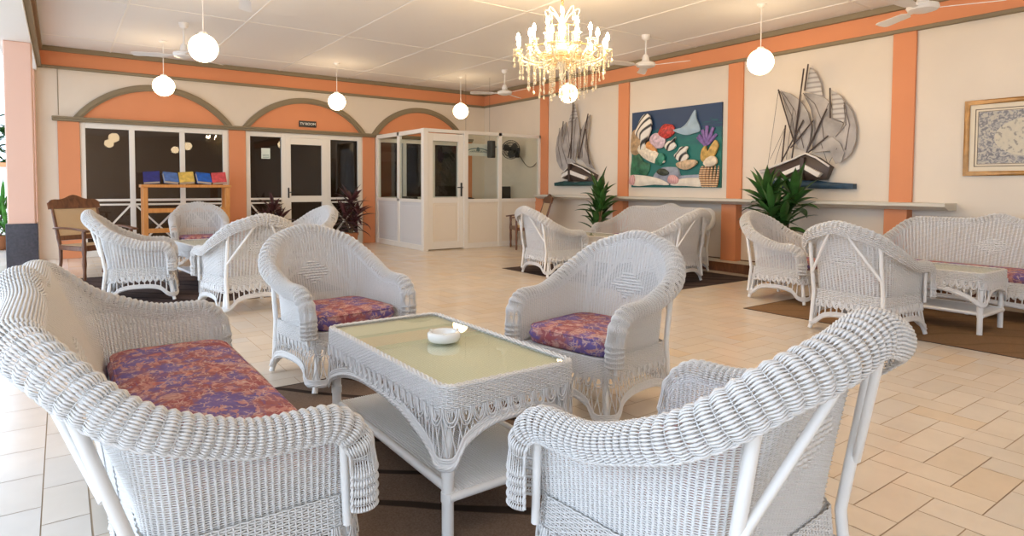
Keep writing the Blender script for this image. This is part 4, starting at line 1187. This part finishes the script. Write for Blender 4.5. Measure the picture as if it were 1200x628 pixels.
    # crown of curved plumes hung with beads
    for k in range(8):
        a = k * 2 * PI / 8; d = np.array([math.cos(a), math.sin(a), 0]); t = np.linspace(0, 1, 12)
        P = d * (.015 + .17 * np.sin(t * 2.2) * t ** .5)[:, None] + np.array([0, 0, 1.]) * (2.74 + .16 * np.sin(t * 2.4))[:, None]
        mb = MB(); mb.strands(P[None], np.cross(d, [0, 0, 1.])[None, None], .006, None, 6, caps=True); mb.build('crown_plume', M['crystal'], r, smooth=True)
        drop(P[-1], P[-1][2], .09, r)
    for k in range(12):      # swags of beads between the arms
        a0 = k * 2 * PI / 12 + .13; mb = MB()
        for i in range(12):
            t = i / 11; a = a0 + t * 2 * PI / 12; mb.sphere((.42 * math.cos(a), .42 * math.sin(a), 2.465 - .06 * math.sin(t * PI)), .007, 6, 4)
        mb.build('bead_swag', M['drop'], r)
chandelier()

# ------------------------------------------------------------------ wall reliefs (on the right wall; s = metres to the right, z up)
def wall_frame(y, z=0., off=.002):
    return ((XR - off, y, z), (0, -1, 0), (0, 0, 1), (-1, 0, 0))

def sm_outline(pts, n=6):
    """smooth closed outline through the points (Catmull-Rom)"""
    p = np.array(pts, float); out = []
    for i in range(len(p)):
        a, b, c, d = p[i - 1], p[i], p[(i + 1) % len(p)], p[(i + 2) % len(p)]
        for k in range(n):
            t = k / n; out.append(.5 * ((2 * b) + (-a + c) * t + (2 * a - 5 * b + 4 * c - d) * t * t + (-a + 3 * b - 3 * c + d) * t ** 3))
    return np.array(out)

def puff(mb, outline, base, th, bulge, frame, smooth_n=0, rings=4, mi=0):
    """solid carved shape: flat back, side wall, domed front"""
    o = sm_outline(outline, smooth_n) if smooth_n else np.array(outline, float)
    a = .5 * np.sum(o[:, 0] * np.roll(o[:, 1], -1) - np.roll(o[:, 0], -1) * o[:, 1])
    if a < 0: o = o[::-1]
    c = o.mean(0); n = len(o); rings_ = [np.c_[o, np.full(n, base)], np.c_[o, np.full(n, base + th)]]
    for k in range(1, rings + 1):
        f = k / (rings + .6); rings_.append(np.c_[o + (c - o) * f, np.full(n, base + th + bulge * math.sin(f * PI / 2))])
    V = np.concatenate(rings_); m = len(rings_); idx = np.arange(m * n).reshape(m, n)
    Q = np.stack([idx[:-1], np.roll(idx[:-1], -1, 1), np.roll(idx[1:], -1, 1), idx[1:]], -1).reshape(-1, 4)
    O, ex, ey, ez = [np.asarray(v, float) for v in frame]; ng = [idx[-1], idx[0, ::-1]]
    V = O + V[:, :1] * ex + V[:, 1:2] * ey + V[:, 2:] * ez
    if np.dot(np.cross(ex, ey), ez) < 0: Q = Q[:, ::-1]; ng = [g[::-1] for g in ng]
    return mb.add(V, Q, ng, mi)

def rod(mb, a, b, r, frame, depth):
    O, ex, ey, ez = [np.asarray(v, float) for v in frame]
    P = [O + p[0] * ex + p[1] * ey + depth * ez for p in (a, b)]
    return mb.tube(P, r, 6, up=ez)

sailm = simple('grey_painted_sail', (.40, .37, .35), .7, .3, var=.28, vscale=4)
sailw = stripes('pale_striped_sail', (.34, .31, .29), (.56, .53, .50), 5, 'Z', .7, .4, .5)
hullm = simple('dark_brown_hull', (.055, .035, .028), .5); stripem = simple('white_hull_band', (.75, .72, .68), .5)
seam_ = simple('dark_green_sea_base', (.02, .075, .075), .5, var=.3, vscale=9); seab = simple('dark_blue_sea_base', (.02, .055, .10), .5, var=.3, vscale=9)
spar = simple('dark_spar', (.06, .04, .032), .5)

# large ship: crop pixels (739 wide crop at 840,60) -> metres on the wall
def px2(q, ox, oy, sc, Hs):
    """photo pixel -> (s along the wall measured from y = Y0, z)"""
    out = []
    for x, y in q:
        X = ox + x / sc; Yp = oy + y / sc
        d = np.array([(X - 600) / 729.2, -(Yp - 248.7) / 729.2, 1.]) @ Hs
        t = XR / d[0]; out.append((-d[1] * t, 1.2 + d[2] * t))
    return out
_yaw, _pit, _rol = .6267, -.042, .0046
_F = np.array([math.sin(_yaw) * math.cos(_pit), math.cos(_yaw) * math.cos(_pit), math.sin(_pit)])
_r = np.array([math.cos(_yaw), -math.sin(_yaw), 0]); _u = np.cross(_r, _F)
_c, _s = math.cos(_rol), math.sin(_rol)
CAMR = np.array([_c * _r + _s * _u, -_s * _r + _c * _u, _F])
A2 = lambda q: px2(q, 840, 60, 3.695, CAMR)
WF = wall_frame(0.)
s2 = thing('ship_relief', 'large carved grey sailing ship with many sails on dark blue sea, above the bushy plant', 'wall relief', (0, 0, 0), 0, 'carved ships on the right wall')
def part(root, name, outlines, mat, base, th, bulge, sn=0):
    mb = MB()
    for o in outlines: puff(mb, o, base, th, bulge, WF, sn)
    return mb.build(name, mat, root, autosmooth=35)
part(s2, 'sail', [A2([(287, 172), (330, 186), (372, 215), (405, 265), (420, 330), (412, 395), (398, 430), (372, 425), (350, 395), (322, 300)])], sailm, .05, .012, .035)
part(s2, 'sail', [A2([(416, 72), (440, 92), (462, 140), (470, 196), (432, 186), (397, 176)])], sailw, .06, .012, .025)
part(s2, 'sail', [A2([(388, 182), (440, 186), (478, 206), (500, 228), (512, 285), (556, 312), (538, 352), (480, 395), (418, 432), (426, 330), (414, 255)])], sailm, .03, .012, .05)
part(s2, 'sail', [A2([(510, 172), (545, 192), (568, 225), (574, 262), (565, 308), (540, 300), (516, 290)])], sailw, .07, .012, .02)
part(s2, 'sail', [A2([(566, 218), (598, 265), (615, 330), (612, 390), (590, 445), (550, 480), (568, 440), (545, 402), (512, 374), (552, 335), (572, 290)])], sailm, .05, .012, .03)
part(s2, 'sail', [A2([(425, 440), (470, 398), (512, 372), (548, 398), (567, 440), (556, 478), (530, 488), (536, 452), (500, 430), (460, 428)])], sailm, .08, .012, .03)
part(s2, 'hull', [A2([(232, 512), (300, 492), (410, 444), (455, 462), (512, 502), (500, 530), (488, 556), (400, 560), (310, 550), (250, 548)])], hullm, .02, .10, .07)
def flat(root, name, outlines, mat, z0, z1):
    mb = MB()
    for o in outlines: mb.prism(o, z0, z1, WF)
    return mb.build(name, mat, root)
def line(root, name, pts, r, mat, depth):
    O, ex, ey, ez = [np.asarray(v, float) for v in WF]
    return MB().tube([O + q_[0] * ex + q_[1] * ey + depth * ez for q_ in pts], r, 8, up=ez).build(name, mat, root, smooth=True)
flat(s2, 'hull_band', [A2([(318, 524), (398, 492), (394, 510), (322, 542)]), A2([(418, 494), (484, 530), (470, 546), (414, 514)])], stripem, .10, .205)
flat(s2, 'bow_stem', [A2([(398, 462), (414, 462), (408, 556), (394, 556)])], hullm, .10, .215)
line(s2, 'deck_rail', A2([(240, 512), (300, 490), (360, 466), (409, 444), (455, 462), (512, 500)]), .014, stripem, .15)
part(s2, 'bowsprit', [A2([(200, 515), (250, 505), (270, 512), (250, 525), (202, 530)])], sailw, .05, .04, .02)
part(s2, 'sea_base', [A2([(196, 566), (250, 558), (300, 568), (360, 560), (420, 556), (480, 566), (545, 570), (606, 574), (606, 597), (480, 596), (330, 592), (202, 596)])], seab, .0, .09, .03)
for a, b in (((287, 170), (358, 405)), ((397, 80), (345, 470)), ((416, 60), (400, 175)), ((318, 322), (302, 478)), ((510, 163), (511, 292)), ((496, 252), (408, 440)), ((502, 368), (415, 440)), ((395, 300), (300, 480)), ((440, 300), (340, 420))):
    qa, qb = A2([a, b]); mb = MB(); rod(mb, qa, qb, .011, WF, .115); mb.build('spar', spar, s2, autosmooth=40)
sm_ = simple('dark_sail_seam', (.20, .17, .16), .7)
for q_ in ([(390, 184), (440, 230), (470, 300), (480, 390)], [(392, 186), (425, 250), (440, 340), (430, 428)], [(500, 228), (470, 300), (430, 400)], [(300, 180), (355, 260), (392, 420)], [(290, 176), (340, 280), (360, 395)], [(566, 222), (590, 320), (572, 430)], [(566, 236), (575, 320), (530, 372)], [(440, 436), (500, 405), (550, 440)]):
    line(s2, 'sail_seam', A2(q_), .005, sm_, .092)
rg = MB()
for a, b in (((318, 325), (250, 470)), ((318, 325), (270, 490)), ((350, 250), (320, 470)), ((388, 190), (350, 440)), ((470, 400), (500, 490)), ((540, 420), (500, 495)), ((287, 172), (240, 500))):
    qa, qb = A2([a, b]); rod(rg, qa, qb, .003, WF, .11)
rg.build('rigging', spar, s2)

A1 = lambda q: px2(q, 620, 80, 4.1875, CAMR)
s1 = thing('ship_relief', 'narrow carved grey sailing ship on green sea at the corner end of the wall', 'wall relief', (0, 0, 0), 0, 'carved ships on the right wall')
part(s1, 'sail', [A1([(237, 172), (246, 210), (252, 240), (228, 262), (204, 278), (218, 230)])], sailw, .06, .012, .03)
part(s1, 'sail', [A1([(204, 280), (250, 244), (258, 300), (246, 380), (236, 452), (216, 430), (198, 385), (188, 330)])], sailm, .04, .012, .05)
part(s1, 'sail', [A1([(312, 228), (306, 290), (292, 380), (312, 450), (334, 498), (296, 480), (262, 440), (248, 450), (256, 330), (284, 268)])], sailm, .05, .012, .04)
part(s1, 'sail', [A1([(190, 264), (186, 330), (200, 390), (222, 440), (236, 462), (206, 486), (182, 508), (160, 490), (144, 455), (138, 400), (146, 340), (166, 292)])], sailm, .03, .012, .05)
part(s1, 'hull', [A1([(235, 466), (290, 492), (345, 524), (335, 555), (240, 556), (186, 540), (192, 518)])], hullm, .02, .10, .08)
flat(s1, 'hull_band', [A1([(238, 500), (322, 534), (312, 547), (238, 520)]), A1([(232, 500), (232, 520), (194, 538), (202, 522)])], stripem, .10, .205)
flat(s1, 'bow_stem', [A1([(231, 470), (240, 470), (240, 555), (231, 555)])], hullm, .10, .215)
line(s1, 'deck_rail', A1([(190, 518), (215, 490), (235, 466), (292, 491), (346, 524)]), .013, stripem, .15)
part(s1, 'sea_base', [A1([(140, 562), (190, 553), (235, 560), (290, 553), (336, 552), (342, 576), (240, 577), (141, 577)])], seam_, 0, .09, .03)
for a, b in (((312, 225), (266, 446)), ((238, 168), (226, 446)), ((190, 262), (184, 336)), ((232, 345), (214, 440)), ((300, 300), (318, 470)), ((278, 300), (262, 440))):
    qa, qb = A1([a, b]); mb = MB(); rod(mb, qa, qb, .010, WF, .115); mb.build('spar', spar, s1, autosmooth=40)

for q_ in ([(168, 294), (160, 380), (180, 480)], [(185, 270), (178, 380), (205, 470)], [(206, 284), (215, 360), (228, 440)], [(240, 180), (240, 240), (222, 262)], [(248, 250), (240, 340), (236, 445)], [(310, 236), (285, 330), (278, 440)], [(308, 260), (296, 380), (318, 480)]):
    line(s1, 'sail_seam', A1(q_), .005, sm_, .098)

# undersea panel 1.80 x 1.29 m
RX0, RZ0, RW, RH = -7.60, 1.19, 1.82, 1.29
def U(q): return [(RX0 + s * RW, RZ0 + t * RH) for s, t in q]
um, unt, uo = new_mat('painted_deep_sea'); ub = pbsdf(unt, uo, (.02, .1, .12), .5)
tc = nd(unt, 'ShaderNodeTexCoord'); sx = nd(unt, 'ShaderNodeSeparateXYZ'); nz = nd(unt, 'ShaderNodeTexNoise'); nz.inputs['Scale'].default_value = 2.2; nz.inputs['Distortion'].default_value = 1.5
mpp = nd(unt, 'ShaderNodeMapping'); mpp.inputs['Scale'].default_value = (1, .8, 3.2)
unt.links.new(tc.outputs['Object'], mpp.inputs[0]); unt.links.new(mpp.outputs[0], nz.inputs['Vector']); unt.links.new(tc.outputs['Object'], sx.inputs[0])
mr_ = nd(unt, 'ShaderNodeMapRange'); mr_.inputs[1].default_value = RZ0; mr_.inputs[2].default_value = RZ0 + RH; unt.links.new(sx.outputs[2], mr_.inputs[0])
ad = nd(unt, 'ShaderNodeMath', operation='MULTIPLY_ADD'); unt.links.new(nz.outputs['Fac'], ad.inputs[0]); ad.inputs[1].default_value = .5; unt.links.new(mr_.outputs[0], ad.inputs[2])
rr_ = ramp(unt, [(.35, (.02, .15, .13)), (.75, (.015, .17, .14)), (.98, (.012, .085, .12)), (1.12, (.012, .03, .085)), (1.3, (.02, .05, .12))])
unt.links.new(ad.outputs[0], rr_.inputs[0]); unt.links.new(rr_.outputs[0], ub.inputs['Base Color'])
uw = thing('undersea_relief', 'square painted relief of reef fish, corals and a manta ray on dark teal board', 'wall relief', (0, 0, 0))
mb = MB(); mb.prism(U([(0, 0), (1, 0), (1, 1), (0, 1)]), 0, .03, WF); mb.build('backboard', um, uw)
C_ = lambda n, c, **k: simple(n, c, .5, **k)
zebra = stripes('black_white_fish_stripes', (.02, .018, .016), (.80, .76, .68), 4.2, 'DIAGONAL', .5, .0, .8)
def rel(name, outs, mat, base=.03, th=.02, bulge=.03, sn=5): return part(uw, name, [U(o) for o in outs], mat, base, th, bulge, sn)
rel('sea_weed', [[(.0, .14), (.1, .18), (.2, .16), (.24, .30), (.16, .34), (.1, .44), (.02, .40)]], C_('green_weed', (.03, .14, .07), var=.5, vscale=12))
rel('tan_sponge', [[(.0, .50), (.05, .43), (.11, .46), (.14, .55), (.16, .66), (.1, .76), (.02, .74)]], C_('tan_sponge', (.42, .28, .15), var=.4, vscale=14), .03, .03, .04)
rel('clam_shell', [[(.09, .50), (.16, .40), (.26, .33), (.36, .30), (.42, .33), (.36, .42), (.28, .50), (.20, .56), (.12, .56)]], C_('spotted_shell', (.76, .68, .54), var=.25, vscale=20), .05, .03, .04)
rel('striped_fish', [[(.07, .72), (.10, .82), (.16, .93), (.22, .96), (.26, .88), (.27, .78), (.24, .68), (.20, .58), (.18, .50), (.14, .50), (.15, .60), (.11, .66)]], zebra, .07, .03, .05)
rel('pink_coral', [[(.24, .58), (.29, .52), (.36, .50), (.41, .53), (.42, .60), (.38, .67), (.31, .70), (.25, .66)]], C_('pink_coral', (.62, .46, .52), var=.35, vscale=18), .04, .03, .05)
rel('red_coral', [[(.33, .66), (.38, .62), (.46, .63), (.52, .69), (.51, .77), (.46, .80), (.40, .80), (.35, .74)]], C_('red_coral', (.50, .055, .045), var=.6, vscale=30), .04, .02, .06)
rel('orange_coral', [[(.18, .50), (.25, .46), (.32, .44), (.30, .54), (.24, .60), (.19, .57)]], C_('orange_coral', (.60, .27, .08), var=.4, vscale=14), .04, .03, .04)
rel('green_leaf_coral', [[(.28, .38), (.34, .42), (.38, .44), (.42, .40), (.41, .32), (.36, .28), (.31, .31)]], C_('green_leaf_coral', (.03, .20, .13), var=.4, vscale=14), .06, .02, .03)
rel('manta_ray', [[(.50, .72), (.58, .73), (.66, .80), (.74, .94), (.755, .84), (.79, .74), (.79, .68), (.74, .66), (.66, .645), (.58, .67)]], C_('pale_blue_manta', (.34, .46, .55), var=.2, vscale=4), .04, .025, .04)
rel('butterfly_fish', [[(.42, .53), (.45, .58), (.50, .59), (.545, .63), (.53, .57), (.55, .52), (.52, .48), (.47, .46), (.44, .48)]], zebra, .06, .02, .03)
rel('butterfly_fish', [[(.53, .40), (.57, .45), (.60, .50), (.68, .50), (.66, .44), (.685, .38), (.65, .33), (.60, .32), (.56, .35)]], zebra, .06, .02, .03)
rel('tan_clam', [[(.56, .30), (.64, .33), (.74, .34), (.78, .30), (.72, .24), (.65, .22), (.58, .25)]], C_('tan_clam', (.60, .44, .28), var=.35, vscale=16), .06, .03, .04)
rel('white_clam', [[(.85, .30), (.90, .37), (.965, .36), (.98, .29), (.93, .25), (.87, .26)]], C_('white_clam', (.74, .63, .48), var=.2, vscale=14), .07, .03, .03)
for i_, (s_, t_, l_, a_) in enumerate(((.86, .52, .17, 1.9), (.86, .52, .20, 1.55), (.87, .52, .19, 1.2), (.84, .52, .12, 2.4), (.88, .52, .14, .8), (.85, .50, .15, 2.15))):
    e_ = (s_ + l_ * .75 * math.cos(a_), t_ + l_ * math.sin(a_)); w_ = .014
    n_ = (-math.sin(a_) * w_, math.cos(a_) * w_)
    rel('purple_coral_branch', [[(s_ - n_[0], t_ - n_[1]), (e_[0] - n_[0], e_[1] - n_[1]), (e_[0] + .01 * math.cos(a_), e_[1] + .012 * math.sin(a_)), (e_[0] + n_[0], e_[1] + n_[1]), (s_ + n_[0], s_ * 0 + t_ + n_[1])]], C_('purple_coral', (.22, .13, .36), var=.3, vscale=20), .04, .02, .02, 3)
rel('yellow_sponge', [[(.82, .33), (.82, .44), (.86, .50), (.88, .42), (.92, .48), (.955, .56), (.985, .50), (.965, .42), (.93, .34), (.88, .30)]], C_('yellow_sponge', (.56, .36, .10), var=.4, vscale=16), .05, .03, .04)
rel('blue_rock', [[(.28, .12), (.36, .24), (.46, .26), (.56, .24), (.60, .14), (.72, .10), (.80, .16), (.84, .10), (.70, .04), (.45, .05)]], C_('slate_blue_rock', (.30, .33, .40), var=.35, vscale=7), .03, .02, .03)
rel('open_book_page', [[(.02, .155), (.14, .16), (.30, .13), (.43, .075), (.47, .03), (.30, .035), (.05, .02)], [(.49, .03), (.58, .10), (.72, .12), (.86, .10), (.84, .015), (.66, .02)]], C_('cream_page', (.74, .68, .58), var=.12, vscale=8), .06, .015, .02, 3)
rel('turtle', [[(.34, .20), (.38, .24), (.44, .23), (.48, .18), (.44, .15), (.38, .16)]], C_('dark_turtle', (.05, .06, .04), var=.6, vscale=24), .08, .02, .03)
psh = stripes('pink_shell', (.55, .25, .26), (.70, .42, .40), 12, 'Y', .5, .2)
rel('pink_shell', [[(.47, .09), (.49, .15), (.55, .15), (.59, .10), (.57, .05), (.50, .05)]], psh, .08, .02, .03)
rel('pink_shell', [[(.0, .06), (.02, .15), (.06, .16), (.075, .09), (.05, .03)]], psh, .08, .02, .03)
for k in range(6):
    s_ = .83 + .026 * k; rel('striped_anemone_arm', [[(s_ - .004, .02), (.80 + .036 * k, .14), (.82 + .034 * k, .245), (.845 + .03 * k, .245), (.835 + .032 * k, .13), (s_ + .020, .02)]], stripes('brown_cream_bands', (.10, .04, .02), (.70, .46, .26), 9, 'Z', .5, .1), .06, .02, .015, 4)

# framed map
mp = thing('framed_map', 'gilt framed antique map hanging on the right wall above the sofa', 'picture', (0, 0, 0))
MX0, MX1, MZ0, MZ1 = -2.665, -1.36, 1.335, 2.155
fr = MB()
fw = .05
for o in ([(MX0, MZ0), (MX1, MZ0), (MX1 - fw, MZ0 + fw), (MX0 + fw, MZ0 + fw)], [(MX0, MZ1), (MX0 + fw, MZ1 - fw), (MX1 - fw, MZ1 - fw), (MX1, MZ1)],
          [(MX0, MZ0), (MX0 + fw, MZ0 + fw), (MX0 + fw, MZ1 - fw), (MX0, MZ1)], [(MX1, MZ0), (MX1, MZ1), (MX1 - fw, MZ1 - fw), (MX1 - fw, MZ0 + fw)]):
    puff(fr, o, .004, .022, .012, WF, 0, 3)
fr.build('gilt_frame', M['gold'], mp)
mt = MB(); mt.prism([(MX0 + fw, MZ0 + fw), (MX1 - fw, MZ0 + fw), (MX1 - fw, MZ1 - fw), (MX0 + fw, MZ1 - fw)], .004, .014, WF); mt.build('mount', simple('cream_mount', (.72, .64, .50), .8), mp)
def ring(mb, ins, w, z0, z1):
    a, b, c, d = MX0 + ins, MX1 - ins, MZ0 + ins, MZ1 - ins
    for o in ([(a, c), (b, c), (b, c + w), (a, c + w)], [(a, d - w), (b, d - w), (b, d), (a, d)], [(a, c + w), (a + w, c + w), (a + w, d - w), (a, d - w)], [(b - w, c + w), (b, c + w), (b, d - w), (b - w, d - w)]): mb.prism(o, z0, z1, WF)
ln = MB(); ring(ln, .098, .008, .014, .0155); ring(ln, .125, .005, .014, .0155); ln.build('mount_lines', simple('dark_mount_line', (.10, .07, .05), .7), mp)
pm, pnt, po = new_mat('engraved_map'); pb_ = pbsdf(pnt, po, (.6, .6, .6), .7)
tc = nd(pnt, 'ShaderNodeTexCoord'); n1 = nd(pnt, 'ShaderNodeTexNoise'); n1.inputs['Scale'].default_value = 24; n1.inputs['Detail'].default_value = 8; n1.inputs['Distortion'].default_value = 1.5
pnt.links.new(tc.outputs['Object'], n1.inputs['Vector'])
r1 = ramp(pnt, [(.40, (.20, .20, .22)), (.50, (.36, .35, .35)), (.56, (.50, .47, .40))]); pnt.links.new(n1.outputs['Fac'], r1.inputs[0])
n2 = nd(pnt, 'ShaderNodeTexNoise'); n2.inputs['Scale'].default_value = 22; n2.inputs['Detail'].default_value = 6; pnt.links.new(tc.outputs['Object'], n2.inputs['Vector'])
r2 = ramp(pnt, [(.37, (.30, .28, .25)), (.44, (.56, .52, .42)), (.6, (.60, .55, .44))]); pnt.links.new(n2.outputs['Fac'], r2.inputs[0])
sx = nd(pnt, 'ShaderNodeSeparateXYZ'); pnt.links.new(tc.outputs['Object'], sx.inputs[0])
def sq(sock, c, s):
    a = nd(pnt, 'ShaderNodeMath', operation='SUBTRACT'); pnt.links.new(sock, a.inputs[0]); a.inputs[1].default_value = c
    b = nd(pnt, 'ShaderNodeMath', operation='DIVIDE'); pnt.links.new(a.outputs[0], b.inputs[0]); b.inputs[1].default_value = s
    p = nd(pnt, 'ShaderNodeMath', operation='POWER'); pnt.links.new(b.outputs[0], p.inputs[0]); p.inputs[1].default_value = 2; return p.outputs[0]
_ae = nd(pnt, 'ShaderNodeMath', operation='ADD'); pnt.links.new(sq(sx.outputs[1], 2.03, .36), _ae.inputs[0]); pnt.links.new(sq(sx.outputs[2], 1.74, .21), _ae.inputs[1])
lt = nd(pnt, 'ShaderNodeMath', operation='LESS_THAN'); pnt.links.new(_ae.outputs[0], lt.inputs[0]); lt.inputs[1].default_value = 1
mx = nd(pnt, 'ShaderNodeMix', data_type='RGBA'); pnt.links.new(lt.outputs[0], mx.inputs[0]); pnt.links.new(r1.outputs[0], mx.inputs[6]); pnt.links.new(r2.outputs[0], mx.inputs[7]); pnt.links.new(mx.outputs[2], pb_.inputs['Base Color'])
pr_ = MB(); i_ = .132; pr_.prism([(MX0 + i_, MZ0 + i_), (MX1 - i_, MZ0 + i_), (MX1 - i_, MZ1 - i_), (MX0 + i_, MZ1 - i_)], .014, .016, WF); pr_.build('map_print', pm, mp)

# ------------------------------------------------------------------ plants
def leaf(mb, base, az, el, L, w, droop, tw=0.):
    n = 9; t = np.linspace(0, 1, n); d = np.array([math.cos(az), math.sin(az), 0]); side = np.array([-math.sin(az), math.cos(az), 0])
    ang = el - droop * t ** 1.5; ds = L / (n - 1)
    dx = np.r_[0, np.cumsum(np.cos((ang[:-1] + ang[1:]) / 2) * ds)]; dz = np.r_[0, np.cumsum(np.sin((ang[:-1] + ang[1:]) / 2) * ds)]
    P = np.asarray(base) + d * dx[:, None] + np.array([0, 0, 1.]) * dz[:, None]
    up = -d * np.sin(ang)[:, None] + np.array([0, 0, 1.]) * np.cos(ang)[:, None]
    wid = w * np.clip(np.sin(PI * np.clip(t * .88 + .10, 0, 1)) ** .75, .02, 1) * (1 - t ** 6)
    sv = side * math.cos(tw) + up * math.sin(tw)
    rows = []
    for k, f in ((-1, 0), (-.5, -.25), (0, -.35), (.5, -.25), (1, 0)): rows.append(P + sv * (wid * k * .5)[:, None] + up * (wid * f * .5 + .0)[:, None])
    top = np.array(rows); mb.grid(top)
    mb.grid((top - up[None] * .0015)[::-1])

def pot(root, r, h):
    MB().lathe([(0, 0), (r * .72, 0), (r * .78, .01), (r * .97, h * .82), (r * 1.06, h * .83), (r * 1.07, h), (r * .96, h), (r * .93, h * .86), (r * .9, h * .84)], n=28).build('pot', M['pot'], root, autosmooth=40)
    MB().lathe([(0, h * .86), (r * .93, h * .855)], n=24).build('soil', M['soil'], root)

def cane_plant(name, label, loc, heads, mat, L, w, nl, potr=.17, poth=.30, spread=(.1, 1.3)):
    root = thing(name, label, 'plant', loc); pot(root, potr, poth); rs = random.Random(int(loc[0] * 100))
    for (dx, dy, z) in heads:
        st = MB(); t = np.linspace(0, 1, 6); st.tube(np.c_[dx * t ** .8, dy * t ** .8, poth * .8 + (z - poth * .8) * t], np.linspace(.020, .012, 6), 8, up=(1, 0, 0)); st.build('stem', M['stem'], root, smooth=True)
        lv = MB()
        for k in range(nl):
            f = k / nl; el = spread[1] - (spread[1] - spread[0]) * (1 - f) + rs.uniform(-.12, .12)
            leaf(lv, (dx, dy, z - .16 * (1 - f)), k * 2.4 + rs.uniform(-.3, .3), el, L * (.72 + .3 * rs.random()), w * (.8 + .4 * rs.random()), .35 + .8 * (1 - f) * rs.uniform(.5, 1.1), rs.uniform(-.3, .3))
        lv.build('foliage', mat, root, smooth=True)
    return root
cane_plant('potted_dracaena', 'bushy green potted plant with long pointed leaves under the large ship relief', (7.40, 4.43, 0), [(-.06, -.10, .82), (.10, .16, .98), (-.12, .10, 1.12), (.12, -.14, 1.10), (0, 0, .70), (-.18, -.02, .92)], M['leaf'], .47, .105, 16, .17, .30, (.1, 1.45))
cane_plant('potted_dracaena', 'tall narrow green potted plant left of the undersea picture', (7.42, 7.72, 0), [(-.02, -.04, 1.12), (.05, .05, .86), (-.06, .02, .60), (.0, -.08, .94), (.03, .0, .74)], M['leaf'], .46, .10, 11, .17, .30, (.55, 1.5))
cane_plant('potted_cordyline', 'dark red leaved potted plant left of the TV room door', (3.18, 11.95, 0), [(0, 0, .78), (.12, .03, .60), (-.10, .02, .55)], M['redleaf'], .40, .075, 13, .14, .26, (.0, 1.3))
cane_plant('potted_cordyline', 'dark red leaved potted plant right of the TV room door', (4.66, 11.9, 0), [(0, 0, .92), (.12, .03, .66), (-.12, .02, .62), (.02, -.08, .5)], M['redleaf'], .46, .075, 15, .14, .26, (-.1, 1.3))
# garden plants beyond the open side
cane_plant('garden_palm', 'feathery green garden plant outside past the left pillar', (-.98, 14.6, 0), [(0, 0, .5), (.1, .1, .7), (-.2, .05, .62), (.15, -.1, .4)], simple('bright_green_leaf', (.10, .30, .05), .45, .5, var=.4, vscale=9), .85, .06, 16, .2, .26, (.2, 1.5))
hg = MB(); rs = random.Random(5)
for k in range(900):
    p = (rs.uniform(-5.5, -.2), 20.4 + rs.uniform(-.5, .5), rs.uniform(1.0, 3.1)); leaf(hg, p, rs.uniform(0, 6.28), rs.uniform(-.5, 1.2), rs.uniform(.25, .5), .14, rs.uniform(.2, 1))
o = hg.build('tree_foliage', M['leaf'], smooth=True); tag(o, 'dark green foliage behind the white garden wall at the left edge', 'foliage', kind='stuff')

# ------------------------------------------------------------------ light, camera
w = bpy.data.worlds.new('sky'); SC.world = w; w.use_nodes = True
nt = w.node_tree; nt.nodes.clear()
bg = nd(nt, 'ShaderNodeBackground'); bg.inputs[0].default_value = (.68, .82, 1.0, 1); bg.inputs[1].default_value = 4.1
ow_ = nd(nt, 'ShaderNodeOutputWorld'); nt.links.new(bg.outputs[0], ow_.inputs[0])

cam = bpy.data.cameras.new('camera'); co = bpy.data.objects.new('camera', cam); COL.objects.link(co)
cam.sensor_width = 36; cam.sensor_fit = 'HORIZONTAL'; cam.lens = 729.2 / 1200 * 36; cam.shift_y = -(314 - 248.7) / 1200
cam.clip_start = .05; cam.clip_end = 200
Rm = Matrix((tuple(CAMR[0]), tuple(CAMR[1]), tuple(-CAMR[2]))).transposed()
co.matrix_world = Matrix.Translation((0, 0, 1.2)) @ Rm.to_4x4()
SC.camera = co
vs = SC.view_settings
SC.display_settings.display_device = 'sRGB'; vs.view_transform = 'Standard'; vs.look = 'None'; vs.gamma = 1; vs.use_curve_mapping = False; vs.exposure = -0.06
cy = SC.cycles
cy.max_bounces = 10; cy.diffuse_bounces = 5; cy.transparent_max_bounces = 16; cy.caustics_reflective = False; cy.caustics_refractive = False
cy.sample_clamp_indirect = 6.0
